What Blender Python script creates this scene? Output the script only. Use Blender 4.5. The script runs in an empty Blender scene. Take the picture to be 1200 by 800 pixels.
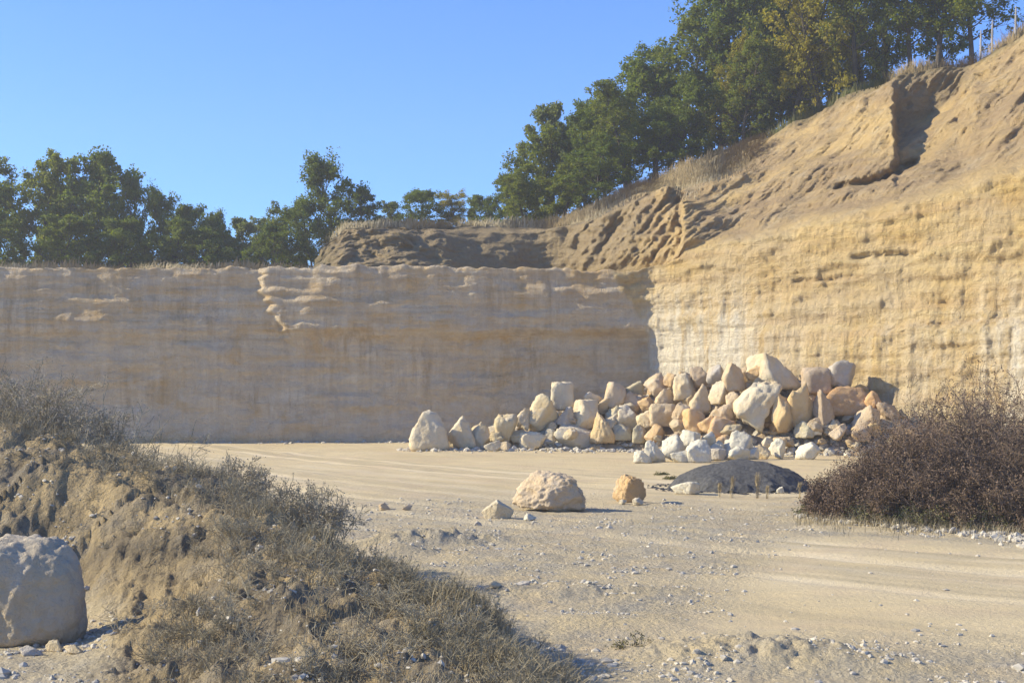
import bpy, bmesh, math, random
import numpy as np
from mathutils import Vector
R = math.radians
rng = np.random.default_rng(7)
F, HY, CZ = 1667.0, 445.0, 2.5        # focal length and horizon of the 1200 px wide view, eye height in metres
scene = bpy.context.scene
COL = scene.collection
EL, AZ = R(29), R(1.5)
SUN = Vector((-math.cos(EL)*math.cos(AZ), math.cos(EL)*math.sin(AZ), math.sin(EL)))

def wx(px, D): return (np.asarray(px)-600.0)/F*D
def wz(py, D): return CZ+(HY-np.asarray(py))/F*D

# ------------------------------------------------------------------ noise
_p = rng.permutation(256); _p = np.concatenate([_p, _p, _p])
_g = rng.normal(size=(256, 3)); _g /= np.linalg.norm(_g, axis=1)[:, None]
def pn(x, y, z):
    x, y, z = np.broadcast_arrays(np.asarray(x, float), np.asarray(y, float), np.asarray(z, float))
    xi, yi, zi = np.floor(x).astype(int), np.floor(y).astype(int), np.floor(z).astype(int)
    xf, yf, zf = x-xi, y-yi, z-zi
    s = lambda t: t*t*t*(t*(t*6-15)+10)
    u, v, w = s(xf), s(yf), s(zf)
    out = 0
    for i in (0, 1):
        for j in (0, 1):
            for k in (0, 1):
                h = _p[_p[_p[(xi+i) & 255]+((yi+j) & 255)]+((zi+k) & 255)]
                g = _g[h]
                d = g[..., 0]*(xf-i)+g[..., 1]*(yf-j)+g[..., 2]*(zf-k)
                out = out+d*(u if i else 1-u)*(v if j else 1-v)*(w if k else 1-w)
    return out*1.6
def fbm(x, y, z, o=4, gain=.5, ridge=False):
    a, t, f = 1., 0, 1.
    for _ in range(o):
        n = pn(x*f+17.3*_, y*f+5.1*_, z*f+9.7*_)
        if ridge: n = 1-2*np.abs(n)
        t = t+a*n; a *= gain; f *= 2.03
    return t
def sst(a, b, x):
    t = np.clip((np.asarray(x, float)-a)/(b-a), 0, 1); return t*t*(3-2*t)

# ------------------------------------------------------------------ helpers
def tag(o, label=None, cat=None, group=None, kind=None):
    if label: o['label'] = label
    if cat: o['category'] = cat
    if group: o['group'] = group
    if kind: o['kind'] = kind
    return o
def mesh(name, verts, faces, mats, smooth=True, attrs=None):
    m = bpy.data.meshes.new(name)
    verts = np.asarray(verts, np.float32); faces = np.asarray(faces, np.int32)
    n, k = faces.shape
    m.vertices.add(len(verts)); m.vertices.foreach_set('co', verts.ravel())
    m.loops.add(n*k); m.loops.foreach_set('vertex_index', faces.ravel())
    m.polygons.add(n)
    m.polygons.foreach_set('loop_start', np.arange(0, n*k, k, dtype=np.int32))
    m.polygons.foreach_set('loop_total', np.full(n, k, np.int32))
    m.polygons.foreach_set('use_smooth', np.full(n, smooth))
    for a, vals in (attrs or {}).items():
        at = m.attributes.new(a, 'FLOAT', 'POINT'); at.data.foreach_set('value', np.asarray(vals, np.float32).ravel())
    for mt in (mats if isinstance(mats, (list, tuple)) else [mats]): m.materials.append(mt)
    m.update(); m.validate()
    return m
def link(name, me, loc=(0, 0, 0), parent=None, rot=(0, 0, 0), sc=(1, 1, 1)):
    o = bpy.data.objects.new(name, me); COL.objects.link(o)
    o.location = loc; o.rotation_euler = rot; o.scale = sc; o.parent = parent
    return o
def grid_faces(nr, nc):
    i = np.arange(nr-1)[:, None]*nc+np.arange(nc-1)[None, :]
    return np.stack([i, i+1, i+1+nc, i+nc], -1).reshape(-1, 4)

# ------------------------------------------------------------------ materials
class NT:
    def __init__(s, name, rough=.9, spec=.15):
        s.m = bpy.data.materials.new(name); s.m.use_nodes = True; s.t = s.m.node_tree
        s.b = s.t.nodes['Principled BSDF']; s.b.inputs['Roughness'].default_value = rough
        s.b.inputs['Specular IOR Level'].default_value = spec
    def n(s, typ, ins=None, **kw):
        nd = s.t.nodes.new(typ)
        for k, v in kw.items(): setattr(nd, k, v)
        for k, v in (ins or {}).items(): s.set(nd.inputs[k], v)
        return nd
    def set(s, inp, v):
        if isinstance(v, bpy.types.NodeSocket): s.t.links.new(v, inp)
        elif isinstance(v, (tuple, list)) and len(v) == 3 and inp.type == 'RGBA': inp.default_value = (*v, 1)
        else: inp.default_value = v
    def coord(s, scale=(1, 1, 1), kind='pos', off=None):
        if kind == 'pos': c = s.n('ShaderNodeNewGeometry').outputs['Position']
        else: c = s.n('ShaderNodeTexCoord').outputs['Object']
        mp = s.n('ShaderNodeMapping', {'Vector': c, 'Scale': scale})
        if off is not None: s.set(mp.inputs['Location'], off)
        return mp.outputs[0]
    def noise(s, scale, vec, detail=5, rough=.55, lo=.35, hi=.65, dist=0.):
        nd = s.n('ShaderNodeTexNoise', {'Scale': scale, 'Vector': vec, 'Detail': detail, 'Roughness': rough, 'Distortion': dist})
        r = s.n('ShaderNodeMapRange', {'Value': nd.outputs[0], 'From Min': lo, 'From Max': hi}); return r.outputs[0]
    def attr(s, name): return s.n('ShaderNodeAttribute', attribute_name=name).outputs['Fac']
    def mix(s, f, a, b, mode='MIX'):
        nd = s.n('ShaderNodeMix', data_type='RGBA', blend_type=mode)
        s.set(nd.inputs[0], f); s.set(nd.inputs[6], a); s.set(nd.inputs[7], b); return nd.outputs[2]
    def math(s, op, a, b=0., c=None, clamp=False):
        nd = s.n('ShaderNodeMath', operation=op, use_clamp=clamp); s.set(nd.inputs[0], a); s.set(nd.inputs[1], b)
        return nd.outputs[0]
    def bump(s, h, strength=.5, dist=.05, prev=None):
        nd = s.n('ShaderNodeBump', {'Height': h, 'Strength': strength, 'Distance': dist})
        if prev is not None: s.set(nd.inputs['Normal'], prev)
        return nd.outputs[0]
    def out(s, col, nrm=None):
        s.set(s.b.inputs['Base Color'], col)
        if nrm is not None: s.set(s.b.inputs['Normal'], nrm)
        return s.m

def ground_mat():
    s = NT('packed_quarry_ground')
    P = s.coord()
    big = s.noise(.25, P, 3); mid = s.noise(1.7, P, 6, .6); fine = s.noise(14, P, 6, .7, .3, .7); vf = s.noise(60, P, 3, .7, .25, .75)
    trk = s.noise(1.0, s.coord((.35, 2.2, 1)), 6, .65, .38, .62)
    c = s.mix(big, (.64, .50, .265), (.71, .57, .325))
    c = s.mix(s.math('MULTIPLY', trk, .35), c, (.50, .42, .27))
    c = s.mix(s.attr('rut'), c, (.74, .635, .44))
    c = s.mix(s.attr('rutd'), c, (.46, .375, .22))
    c = s.mix(s.math('MULTIPLY', s.noise(.6, P, 4, .6, .5, .7), .35), c, (.58, .43, .29))
    grv = s.mix(fine, (.32, .29, .225), (.58, .52, .395))
    grv = s.mix(s.math('MULTIPLY', s.noise(2.1, P, 5, .6, .5, .68), .55), grv, (.55, .47, .32))
    gf = s.math('MULTIPLY', s.attr('gravel'), s.math('ADD', s.math('MULTIPLY', mid, .8), .1), clamp=True)
    c = s.mix(gf, c, grv)
    bk = s.mix(s.noise(.9, P, 5, .65, .42, .6), (.20, .155, .09), (.52, .385, .19))
    bk = s.mix(s.math('MULTIPLY', s.noise(1.6, s.coord((1, 1, 1), off=(9, 4, 2)), 5, .6, .48, .62), .5), bk, (.33, .29, .22))
    bk = s.mix(s.math('MULTIPLY', fine, .35), bk, (.42, .34, .22))
    c = s.mix(s.attr('bank'), c, bk)
    c = s.mix(s.math('MULTIPLY', vf, .35), c, s.mix(.5, c, (.2, .17, .12)))
    vo = s.n('ShaderNodeTexVoronoi', {'Scale': 22., 'Vector': P}).outputs['Distance']
    rough = s.math('ADD', s.attr('gravel'), s.attr('bank'))
    h = s.math('ADD', s.math('MULTIPLY', fine, s.math('ADD', rough, .25)), s.math('MULTIPLY', vo, s.math('MULTIPLY', rough, -.6)))
    h = s.math('ADD', h, s.math('MULTIPLY', trk, .35))
    return s.out(c, s.bump(vf, .35, .012, s.bump(h, .8, .045)))

def cliff_mat():
    s = NT('limestone_cliff')
    P = s.coord(); z = s.n('ShaderNodeSeparateXYZ', {0: P}).outputs[2]
    wall, right, grass, pale = [s.attr(a) for a in ('wall', 'right', 'grass', 'pale')]
    fine = s.noise(5, P, 8, .7, .3, .7); vf = s.noise(24, P, 4, .7, .3, .7)
    strat = s.noise(1, s.coord((.10, .10, 1.5)), 6, .62, .36, .64, .6)
    strat2 = s.noise(1, s.coord((.16, .16, 3.2), off=(3, 8, 1)), 6, .65, .42, .64, .4)
    streak = s.noise(1, s.coord((1.6, 1.6, .16)), 6, .7, .36, .66, .3)
    streak2 = s.noise(1, s.coord((3.4, 3.4, .28), off=(5, 2, 7)), 4, .7, .45, .68, .3)
    blot = s.noise(.45, P, 5, .6, .4, .62)
    # shaded back wall: grey limestone below, ochre seams above
    up = s.n('ShaderNodeMapRange', {'Value': z, 'From Min': 2.2, 'From Max': 5.2}).outputs[0]
    cw = s.mix(blot, (.78, .62, .40), (.86, .71, .49))
    cw = s.mix(s.math('MULTIPLY', strat2, s.math('ADD', s.math('MULTIPLY', up, .65), .3)), cw, (.70, .46, .19))
    cw = s.mix(s.math('MULTIPLY', s.noise(.33, s.coord((1, 1, 2.2), off=(7, 1, 2)), 6, .65, .5, .62, .6), .7), cw, (.68, .43, .16))
    cw = s.mix(s.math('MULTIPLY', s.noise(.5, s.coord((1, 1, 1.4), off=(1, 9, 4)), 6, .65, .5, .64, .6), .6), cw, (.58, .50, .40))
    cw = s.mix(s.math('MULTIPLY', streak, .5), cw, (.88, .76, .56))
    cw = s.mix(s.math('MULTIPLY', s.math('MULTIPLY', streak2, blot), .8), cw, (.52, .37, .20))
    # sunlit right wall: ochre with cream streaks
    cr = s.mix(strat, (.69, .475, .175), (.78, .58, .26))
    cr = s.mix(s.math('MULTIPLY', strat2, .6), cr, (.58, .365, .155))
    cr = s.mix(s.math('MULTIPLY', blot, .4), cr, (.61, .52, .37))
    pz = s.n('ShaderNodeMapRange', {'Value': z, 'From Min': 6.6, 'From Max': 3.6}).outputs[0]
    lo = s.math('MULTIPLY', s.math('MULTIPLY', streak, pz), s.math('ADD', s.math('MULTIPLY', pale, 1.5), .45), clamp=True)
    cr = s.mix(lo, cr, (.88, .78, .58))
    cr = s.mix(s.math('MULTIPLY', streak2, .28), cr, (.55, .40, .20))
    c = s.mix(right, cw, cr)
    # loose upper slope
    sl = s.mix(s.math('ADD', s.noise(.32, P, 6, .65, .42, .58), s.attr('scree'), clamp=True), (.66, .465, .20), (.43, .305, .165))
    sl = s.mix(s.math('MULTIPLY', strat2, .45), sl, (.66, .47, .21))
    sl = s.mix(s.math('MULTIPLY', s.noise(1.1, P, 5, .7, .5, .7), .5), sl, (.66, .54, .34))
    c = s.mix(wall, sl, c)
    shade_brown = s.mix(fine, (.27, .20, .11), (.44, .34, .19))
    c = s.mix(s.attr('earth'), c, shade_brown)  # brown soil tone, darkened to carry the shade of the camera-facing faces
    c = s.mix(grass, c, s.mix(fine, (.16, .14, .07), (.32, .25, .13)))
    c = s.mix(s.math('MULTIPLY', fine, .28), c, s.mix(.55, c, (.15, .11, .06)))
    med = s.noise(1.6, s.coord((1, 1, 1.9)), 9, .72, .34, .66, .8)
    rid = s.n('ShaderNodeTexNoise', {'Scale': 1.1, 'Vector': s.coord((1, 1, 1.6), off=(2, 5, 3)), 'Detail': 8, 'Roughness': .68, 'Distortion': .5}, noise_type='RIDGED_MULTIFRACTAL').outputs[0]
    rid = s.n('ShaderNodeMapRange', {'Value': rid, 'From Min': .2, 'From Max': 1.3}).outputs[0]
    scr = s.noise(1, s.coord((2.6, 2.6, .6)), 7, .75, .35, .65, .8)
    h = s.math('ADD', s.math('MULTIPLY', fine, .5), s.math('MULTIPLY', med, .9))
    h = s.math('ADD', h, s.math('MULTIPLY', rid, -.45))
    h = s.math('ADD', h, s.math('MULTIPLY', strat2, .35))
    h = s.math('ADD', h, s.math('MULTIPLY', scr, .8))
    c = s.mix(s.math('MULTIPLY', s.n('ShaderNodeMapRange', {'Value': rid, 'From Min': .55, 'From Max': 1.0}).outputs[0], .35), c, s.mix(1., c, (.62, .52, .40), 'MULTIPLY'))
    return s.out(c, s.bump(vf, .4, .025, s.bump(h, .85, .13)))

def rock_mat(name, warm=.5, rgh=1.):
    s = NT(name)
    oi = s.n('ShaderNodeObjectInfo')
    off = s.n('ShaderNodeCombineXYZ', {0: s.math('MULTIPLY', oi.outputs['Random'], 40.), 1: s.math('MULTIPLY', oi.outputs['Random'], 17.)}).outputs[0]
    P = s.coord(kind='obj', off=off)
    n1 = s.noise(1.3, P, 5, .6, .42, .6); n2 = s.noise(6, P, 7, .7, .3, .7); n3 = s.noise(30, P, 4, .7, .3, .7)
    base = oi.outputs['Color']
    c = s.mix(s.math('MULTIPLY', n1, warm), base, s.mix(1., base, (1.05, .86, .55), 'MULTIPLY'))
    c = s.mix(s.math('MULTIPLY', s.noise(2.6, P, 6, .7, .5, .66), .55), c, s.mix(.65, base, (.66, .62, .54)))
    c = s.mix(s.math('MULTIPLY', n2, .35), c, s.mix(.5, c, (.2, .15, .09)))
    return s.out(c, s.bump(n3, .45, .010, s.bump(n2, .75*rgh, .045)))

def simple_mat(name, a, b, sc=3., rough=.85, objr=0., bump=0.):
    s = NT(name, rough)
    P = s.coord(); f = s.noise(sc, P, 5, .6)
    c = s.mix(f, a, b)
    if objr:
        r = s.n('ShaderNodeObjectInfo').outputs['Random']
        c = s.mix(s.math('MULTIPLY', r, objr), c, s.mix(1., c, (.6, .62, .6), 'MULTIPLY'))
    return s.out(c, s.bump(s.noise(sc*5, P, 5, .7), bump, .05) if bump else None)

def leaf_mat(name, a, b, c3):
    s = NT(name, .6, .3)
    P = s.coord(); f = s.noise(.9, P, 3, .6, .38, .62); f2 = s.noise(7, P, 2, .6, .35, .65)
    oi = s.n('ShaderNodeObjectInfo').outputs['Random']
    c = s.mix(f, a, b); c = s.mix(s.math('MULTIPLY', f2, .6), c, c3)
    c = s.mix(s.math('MULTIPLY', oi, .45), c, s.mix(1., c, (.62, .72, .75), 'MULTIPLY'))
    s.set(s.b.inputs['Base Color'], c)
    tr = s.n('ShaderNodeBsdfTranslucent', {'Color': s.mix(1., c, (1.25, 1.25, .7), 'MULTIPLY')})
    mx = s.n('ShaderNodeMixShader', {0: .5, 1: s.b.outputs[0], 2: tr.outputs[0]})
    s.t.links.new(mx.outputs[0], s.t.nodes['Material Output'].inputs[0])
    return s.m

M = dict(
    ground=ground_mat(), cliff=cliff_mat(),
    rock=rock_mat('weathered_limestone', .55), white=rock_mat('chalky_limestone', .12, 1.),
    bark=simple_mat('bark', (.05, .04, .03), (.12, .10, .075), 2., bump=.5),
    pale_bark=simple_mat('pale_bark', (.14, .12, .10), (.22, .19, .15), 2., bump=.4),
    leaf_dark=leaf_mat('dark_oak_leaves', (.075, .115, .016), (.14, .19, .025), (.25, .26, .035)),
    leaf_mid=leaf_mat('oak_leaves', (.10, .14, .018), (.18, .22, .03), (.29, .27, .035)),
    leaf_yel=leaf_mat('autumn_leaves', (.20, .20, .02), (.34, .29, .03), (.44, .33, .04)),
    leaf_pale=leaf_mat('pale_leaves', (.12, .15, .05), (.19, .22, .07), (.25, .25, .08)),
    twig=simple_mat('dead_twigs', (.14, .10, .07), (.31, .225, .155), 1.2, objr=.5),
    twig_grey=simple_mat('grey_twigs', (.28, .24, .155), (.48, .41, .275), 1.5, objr=.4),
    straw=simple_mat('dry_straw', (.30, .235, .125), (.48, .385, .22), 2.5),
    deadleaf=simple_mat('dead_seed_heads', (.12, .08, .055), (.25, .175, .115), 2.),
    deadleaf_grey=simple_mat('grey_seed_heads', (.24, .20, .14), (.42, .36, .26), 2.),
    straw_dull=simple_mat('dull_dry_weeds', (.23, .19, .11), (.42, .35, .22), 1.3),
    brown_weeds=simple_mat('brown_weeds', (.16, .12, .06), (.36, .27, .14), 1.6),
    green=simple_mat('low_green_weeds', (.06, .075, .025), (.16, .14, .05), 2.),
    tarry=simple_mat('dark_gravel', (.085, .083, .078), (.16, .155, .145), 14., bump=.6),
    stone=simple_mat('loose_stones', (.36, .33, .27), (.58, .52, .40), 5.),
    post=simple_mat('weathered_post', (.30, .27, .23), (.46, .43, .38), 4.),
)

# ------------------------------------------------------------------ ground height
crest = np.array([(px, D, wz(py, D), a, b) for px, D, py, a, b in [
    (-420, 21.5, 478, 6.5, 3.5), (-150, 20.5, 488, 5.6, 3.2), (0, 19.3, 502, 5.0, 3.0), (130, 18.4, 528, 4.2, 2.6), (230, 17.2, 563, 3.2, 2.3),
    (330, 15.6, 612, 2.4, 1.9), (430, 13.7, 664, 2.9, 1.6), (520, 12.0, 716, 3.6, 1.4), (610, 10.6, 775, 3.6, 1.3), (700, 9.2, 840, 3.2, 1.2), (800, 7.0, 950, 2.5, 1.1)]])
cx = wx(crest[:, 0], crest[:, 1]); cy = crest[:, 1]
def ridge(x, y):
    best = np.full(x.shape, 1e9); zz = np.zeros(x.shape); wl = np.ones(x.shape); wr = np.ones(x.shape); sg = np.zeros(x.shape)
    for i in range(len(cx)-1):
        ax, ay, bx, by = cx[i], cy[i], cx[i+1], cy[i+1]
        dx, dy = bx-ax, by-ay
        t = np.clip(((x-ax)*dx+(y-ay)*dy)/(dx*dx+dy*dy), 0, 1)
        ex, ey = x-ax-t*dx, y-ay-t*dy
        d = np.hypot(ex, ey); side = np.sign(dx*ey-dy*ex)      # + = far side from the camera
        m = d < best
        best = np.where(m, d, best); sg = np.where(m, side, sg)
        for arr, k in ((0, 2), (1, 3), (2, 4)):
            v = (crest[i, k]+t*(crest[i+1, k]-crest[i, k]))*(.66 if k == 4 else 1)
            if arr == 0: zz = np.where(m, v, zz)
            elif arr == 1: wl = np.where(m, v, wl)
            else: wr = np.where(m, v, wr)
    return best, zz, wl, wr, sg
def H(x, y, full=False):
    x = np.asarray(x, float); y = np.asarray(y, float)
    jx = .5*fbm(x*.5, y*.5, 3.3, 3)
    d, zc, wl, wr, sg = ridge(x+jx*.5, y+jx*.7)
    q = np.where(sg > 0, d/wr, d/wl)
    prof = np.clip(1-q, 0, 1); prof = prof*prof*(3-2*prof)
    prof = np.where(sg > 0, prof, np.clip(prof*1.08, 0, 1))
    bank = sst(.02, .22, prof)
    lump = .16*fbm(x*.75+.6, y*.75, 1, 5, .6)+.075*fbm(x*3, y*3, 5, 4, .65)
    lump = lump-.10*np.abs(fbm(x*1.3+2, y*.6, 9, 3))
    z = zc*prof+bank*lump*.9
    k = x/np.maximum(y, .1)*F+600       # lateral position
    # grey gravel shoulder left of the track, and the hummocks on it
    road = sst(0, 1, (k-(560+(y-27)*-2))/160)*sst(14.5, 17.5, y-(k-900)/300*.6)
    grav = sst(34, 24, y)*sst(-.12, .02, -(x-.35*(y-14)+.3)/10+.12)
    nose = fbm(x*.35, y*.35, 7, 4)
    grav = np.clip(grav*(1.0+.6*nose), 0, 1)
    grav = np.maximum(grav, .8*sst(14.6, 12.6, y+.5*nose))
    grav = np.maximum(grav, .9*np.exp(-((y-(23.6+(4.6-x)*.55+.3*nose))/.75)**2)*(x > 2.8))   # stony verge below the shrub
    z = z+.035*fbm(x*.35, y*.5, 2, 4)+.02*grav*fbm(x*2.2, y*2.2, 3, 4)+.012*grav*fbm(x*9, y*9, 3, 2)
    def hum(px, D, rx, ry, h, rot=0):
        X, Y = x-wx(px, D), y-D; c, s_ = math.cos(rot), math.sin(rot)
        X, Y = X*c+Y*s_, -X*s_+Y*c
        return h*np.exp(-((X/rx)**2+(Y/ry)**2)**1.4)
    lumps = hum(505, 21.9, 1.15, .38, .20, .28)*(1+.5*fbm(x*5, y*5, 8, 3)) + hum(462, 20.6, .5, .4, .15)
    lumps = lumps+hum(880, 12.9, 1.05, .6, .15)*(1+.5*fbm(x*5, y*5, 8, 3))+hum(1010, 12.4, .9, .4, .06)
    lumps = lumps+hum(640, 16.6, 1.6, .55, .10, .2)*(1+.5*fbm(x*3, y*3, 4, 3))
    lumps = lumps+hum(560, 18.6, .9, .5, .08, .1)+hum(720, 14.6, .8, .5, .07)
    z = z+lumps*.95
    # wheel tracks sweeping from the far left towards the right foreground
    path = y-(30.5-.9*x-.0*x*x+.03*(x-3)**2)
    rut = sum(np.exp(-((path-o)/.28)**2)*a for o, a in ((-6.5, .05), (-4.2, .045), (-.8, .04), (1.2, .035), (5.5, .03), (8, .03), (-9.5, .04)))
    z = z-rut*(1-bank)
    z = z+.02*fbm(x*.15, y*.25, 12, 3)*sst(30, 40, y)
    # rise under and behind the boulder heap
    z = z+.25*sst(49, 54, y)*sst(7, 12, x)
    if full == 2: return np.clip(sum(np.exp(-((path-o)/w_)**2)*a for o, a, w_ in ((-9.5, .5, .5), (-8, .4, .3), (-6.5, .7, .4), (-5.2, .5, .3), (-4.2, .6, .35), (-2.2, .5, .6), (-.8, .6, .3), (1.2, .6, .5), (3, .4, .3), (5.5, .5, .5), (8, .5, .5)))*(.55+.9*fbm(x*.3, y*.3, 5, 3)), 0, 1)*(1-bank)*(1-.8*np.clip(grav, 0, 1))
    if full == 3: return np.clip(sum(np.exp(-((path-o)/.16)**2)*a for o, a in ((-9, .7), (-7.4, .6), (-5.9, .6), (-4.7, .7), (-3.4, .5), (-1.5, .6), (.2, .6), (2.1, .5), (4.2, .5), (6.7, .5)))*sst(-.3, .4, fbm(x*.25, y*.12, 15, 3))+.9*np.clip(fbm(path*1.7, x*.10+y*.05, 3, 5, .6)-.05, 0, 1), 0, .75)*(1-bank)*(1-.7*np.clip(grav, 0, 1))
    if full: return z, np.clip(np.maximum(grav, np.clip(lumps*7, 0, 1)), 0, 1)*(1-bank*.6), bank
    return z
def hz(x, y): return float(H(np.array([x]), np.array([y]))[0])

pxs = np.concatenate([np.arange(-2600, -160, 40), np.arange(-160, 1360, 2.6), np.arange(1360, 3800, 40)])
Ds = np.concatenate([np.geomspace(1.2, 6.5, 30)[:-1], np.geomspace(6.5, 62, 620)])
PX, DD = np.meshgrid(pxs, Ds)
GX = wx(PX, DD); GZ, grav, bank = H(GX, DD, True)
g = link('ground', mesh('ground', np.stack([GX, DD, GZ], -1).reshape(-1, 3), grid_faces(*PX.shape), M['ground'], True, dict(gravel=grav, bank=bank, rut=H(GX, DD, 2), rutd=H(GX, DD, 3))))
tag(g, kind='structure')
a = np.linspace(0, 2*math.pi, 49)[:-1]
vv = [(0, 0, -.5)]+[(r*math.cos(t), r*math.sin(t), -.5) for r in (30, 90, 165) for t in a]
ff = [(0, 1+i, 1+(i+1) % 48, 1+(i+1) % 48) for i in range(48)]
bm = bmesh.new(); bv = [bm.verts.new(v) for v in vv]
for i in range(48):
    j = (i+1) % 48; bm.faces.new((bv[0], bv[1+i], bv[1+j]))
    for r in (0, 1): bm.faces.new((bv[1+48*r+i], bv[1+48*r+48+i], bv[1+48*r+48+j], bv[1+48*r+j]))
me = bpy.data.meshes.new('terrain'); bm.to_mesh(me); bm.free(); me.materials.append(M['ground'])
tag(link('terrain', me), kind='structure')

# ------------------------------------------------------------------ cliff: every column is a profile running back from the quarry floor
def along(pts, k):
    pts = np.array(pts, float); kk = pts[:, 0]/pts[:, 1]
    return 1/np.interp(k, kk, 1/pts[:, 1])
LOW = [(-62, 54.6), (-10.25, 57.0), (-9.9, 57.0), (5.5, 57.5), (5.58, 57.15), (10, 52.0), (16.6, 44.8), (25, 37), (34, 28), (40, 19)]
UPP = [(-62, 54.6), (-10.25, 57.0), (-9.9, 57.0), (3.2, 57.05), (4.6, 57.0), (5.35, 57.05), (5.65, 56.9), (10, 52.4), (16.8, 45.3), (25.3, 37.6), (34.5, 28.6), (40.5, 19.6)]
# px: [top y], q3 (D,y), q4 (D,y), q5 (D,y)
T = np.array([
 (-1800, 313, 60.5, 313.5, 66, 337, 68, 340), (-400, 313, 60.5, 318, 66, 332, 68, 335), (360, 314, 60, 321, 66, 336, 68, 339),
 (372, 312, 59.4, 318, 62.0, 308, 64.5, 303), (388, 311, 59.2, 317, 61.6, 290, 64.0, 281), (408, 311, 59.2, 317, 62.0, 272, 64.5, 267),
 (500, 312, 59.6, 320, 63.8, 269, 66, 264), (560, 313, 62.4, 326, 64.6, 271, 67, 266),
 (640, 314, 64, 329, 65.2, 272, 68, 265), (662, 315, 63.6, 328, 65, 269, 69, 260),
 (700, 316, 61.5, 325, 63.4, 259, 69, 243), (745, 317, 59.4, 321, 61.6, 232, 69.5, 219),
 (780, 309, 58, 314, 61.2, 226, 69.5, 205), (796, 302, 57.6, 304, 60.9, 232, 69.5, 199),
 (802, 299, 56.5, 278, 59, 236, 69.2, 197), (850, 284, 57.2, 262, 61, 215, 68, 181), (900, 276, 57, 248, 61.5, 198, 66, 157),
 (950, 266, 56.2, 232, 60.5, 180, 65, 134), (1000, 255, 55.5, 212, 59.2, 160, 63.4, 111), (1047, 243, 54.7, 202, 57.8, 142, 61.6, 88),
 (1053, 241, 54.8, 206, 60.6, 150, 61.2, 85), (1085, 233, 54.5, 198, 60.8, 138, 61.4, 82), (1122, 223, 54, 188, 60.7, 108, 61.3, 80),
 (1142, 217, 53.3, 178, 59.5, 88, 61.2, 76), (1165, 211, 53, 168, 57.5, 100, 60.6, 62), (1200, 201, 52.2, 150, 56.3, 85, 59.8, 38),
 (1320, 170, 49.5, 95, 53, 20, 57, -40), (1600, 60, 44, -20, 48, -130, 52, -200), (2600, -150, 33, -260, 37, -420, 42, -500), (4200, -600, 22, -700, 26, -900, 32, -1000)], float)
_sh = np.interp(T[:, 0], [760, 900, 1047, 1200, 1600, 2600], [0, 1.2, 2.2, 2.9, 3.6, 4])
for _c in (2, 4, 6): T[:, _c] -= _sh
cp = np.concatenate([np.arange(-1800, -120, 12), np.arange(-120, 1330, 2.), np.arange(1330, 2900, 12)])
k = (cp-600)/F
ti = lambda c: np.interp(cp, T[:, 0], T[:, c])
Dl, Du = along(LOW, k), along(UPP, k)
Q = []
z1 = np.full(cp.shape, 4.15)+.18*fbm(cp*.012, 0, 0, 3); ztop = wz(ti(1), Du+.2)
Q.append((Dl-.25, np.full(cp.shape, -.6))); Q.append((Dl, z1*.45)); Q.append((Dl+.05, z1)); Q.append((Du-.05, z1+.38)); Q.append((Du+.2, ztop))
Q.append((ti(2), wz(ti(3), ti(2)))); Q.append((ti(4), wz(ti(5), ti(4)))); Q.append((ti(6), wz(ti(7), ti(6))))
D7, z7 = Q[-1]
Q.append((D7+3.5, z7+.15)); Q.append((D7+28, z7+.4)); Q.append((D7+110, z7*.7+3))
nseg = [24, 34, 12, 44, 36, 56, 50, 8, 8, 8]
rowsD, rowsz, rows_t = [], [], []
for i, n in enumerate(nseg):
    for t in np.arange(n)/n:
        rowsD.append(Q[i][0]*(1-t)+Q[i+1][0]*t); rowsz.append(Q[i][1]*(1-t)+Q[i+1][1]*t); rows_t.append(i+t)
rowsD.append(Q[-1][0]); rowsz.append(Q[-1][1]); rows_t.append(len(nseg))
Dm, Zm = np.array(rowsD), np.array(rowsz); Tm = np.array(rows_t)[:, None]+0*Dm
Km = k[None, :]+0*Dm; CPm = cp[None, :]+0*Dm
# soften profile corners a little
for _ in range(2):
    Dm[1:-1] = .25*Dm[:-2]+.5*Dm[1:-1]+.25*Dm[2:]; Zm[1:-1] = .25*Zm[:-2]+.5*Zm[1:-1]+.25*Zm[2:]
Km = Km+sst(4.3, 4.8, Tm)*sst(8, 7, Tm)*.0028*fbm(Zm*1.1, Dm*.7, CPm*.01, 4, .6)
X, Y, Z = Km*Dm, Dm, Zm
wallm = sst(4.35, 3.9, Tm); slope = sst(4.2, 4.6, Tm)*sst(7.6, 7.0, Tm); lit_edge = np.interp(Zm, [0, 4.3, 4.9, 7], [761, 760, 752, 712])+5*fbm(0, 0, Zm*1.5, 3)
right = np.where(Tm < 4.1, sst(-4, 4, CPm-lit_edge), sst(735, 775, CPm))  # sunlit diagonal left of the corner is painted with the right wall colour
hasup = sst(365, 400, CPm)
stepx = np.interp(Z, [2.8, 3.6, 4.3, 5.2, 6.2, 7], [362, 346, 332, 318, 306, 312])+9*fbm(0, 0, Z*2.2, 4, .6)
stepm = sst(-5, 5, CPm-stepx)*sst(3.0, 4.6, Z)*sst(640, 430, CPm)
benchy = (1-right)*sst(4.0, 4.1, Tm)*sst(5.05, 4.95, Tm)
big = fbm(X*.22, Y*.22, Z*.35, 4)
blk = fbm(X*.8, Y*.8, Z*1.1+3, 4, .6)
strat = fbm(X*.3, Y*.3, Z*2.6, 4, .6); led = fbm(X*.18, Y*.18, Z*1.3+7, 3)
_u = X*.7-Y*.7
rill = fbm(X*1.7, Y*1.7, Z*.16, 4, .6)
chunk = np.abs(fbm(X*1.3+4, Y*1.3, Z*1.3, 4, .55))
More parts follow.
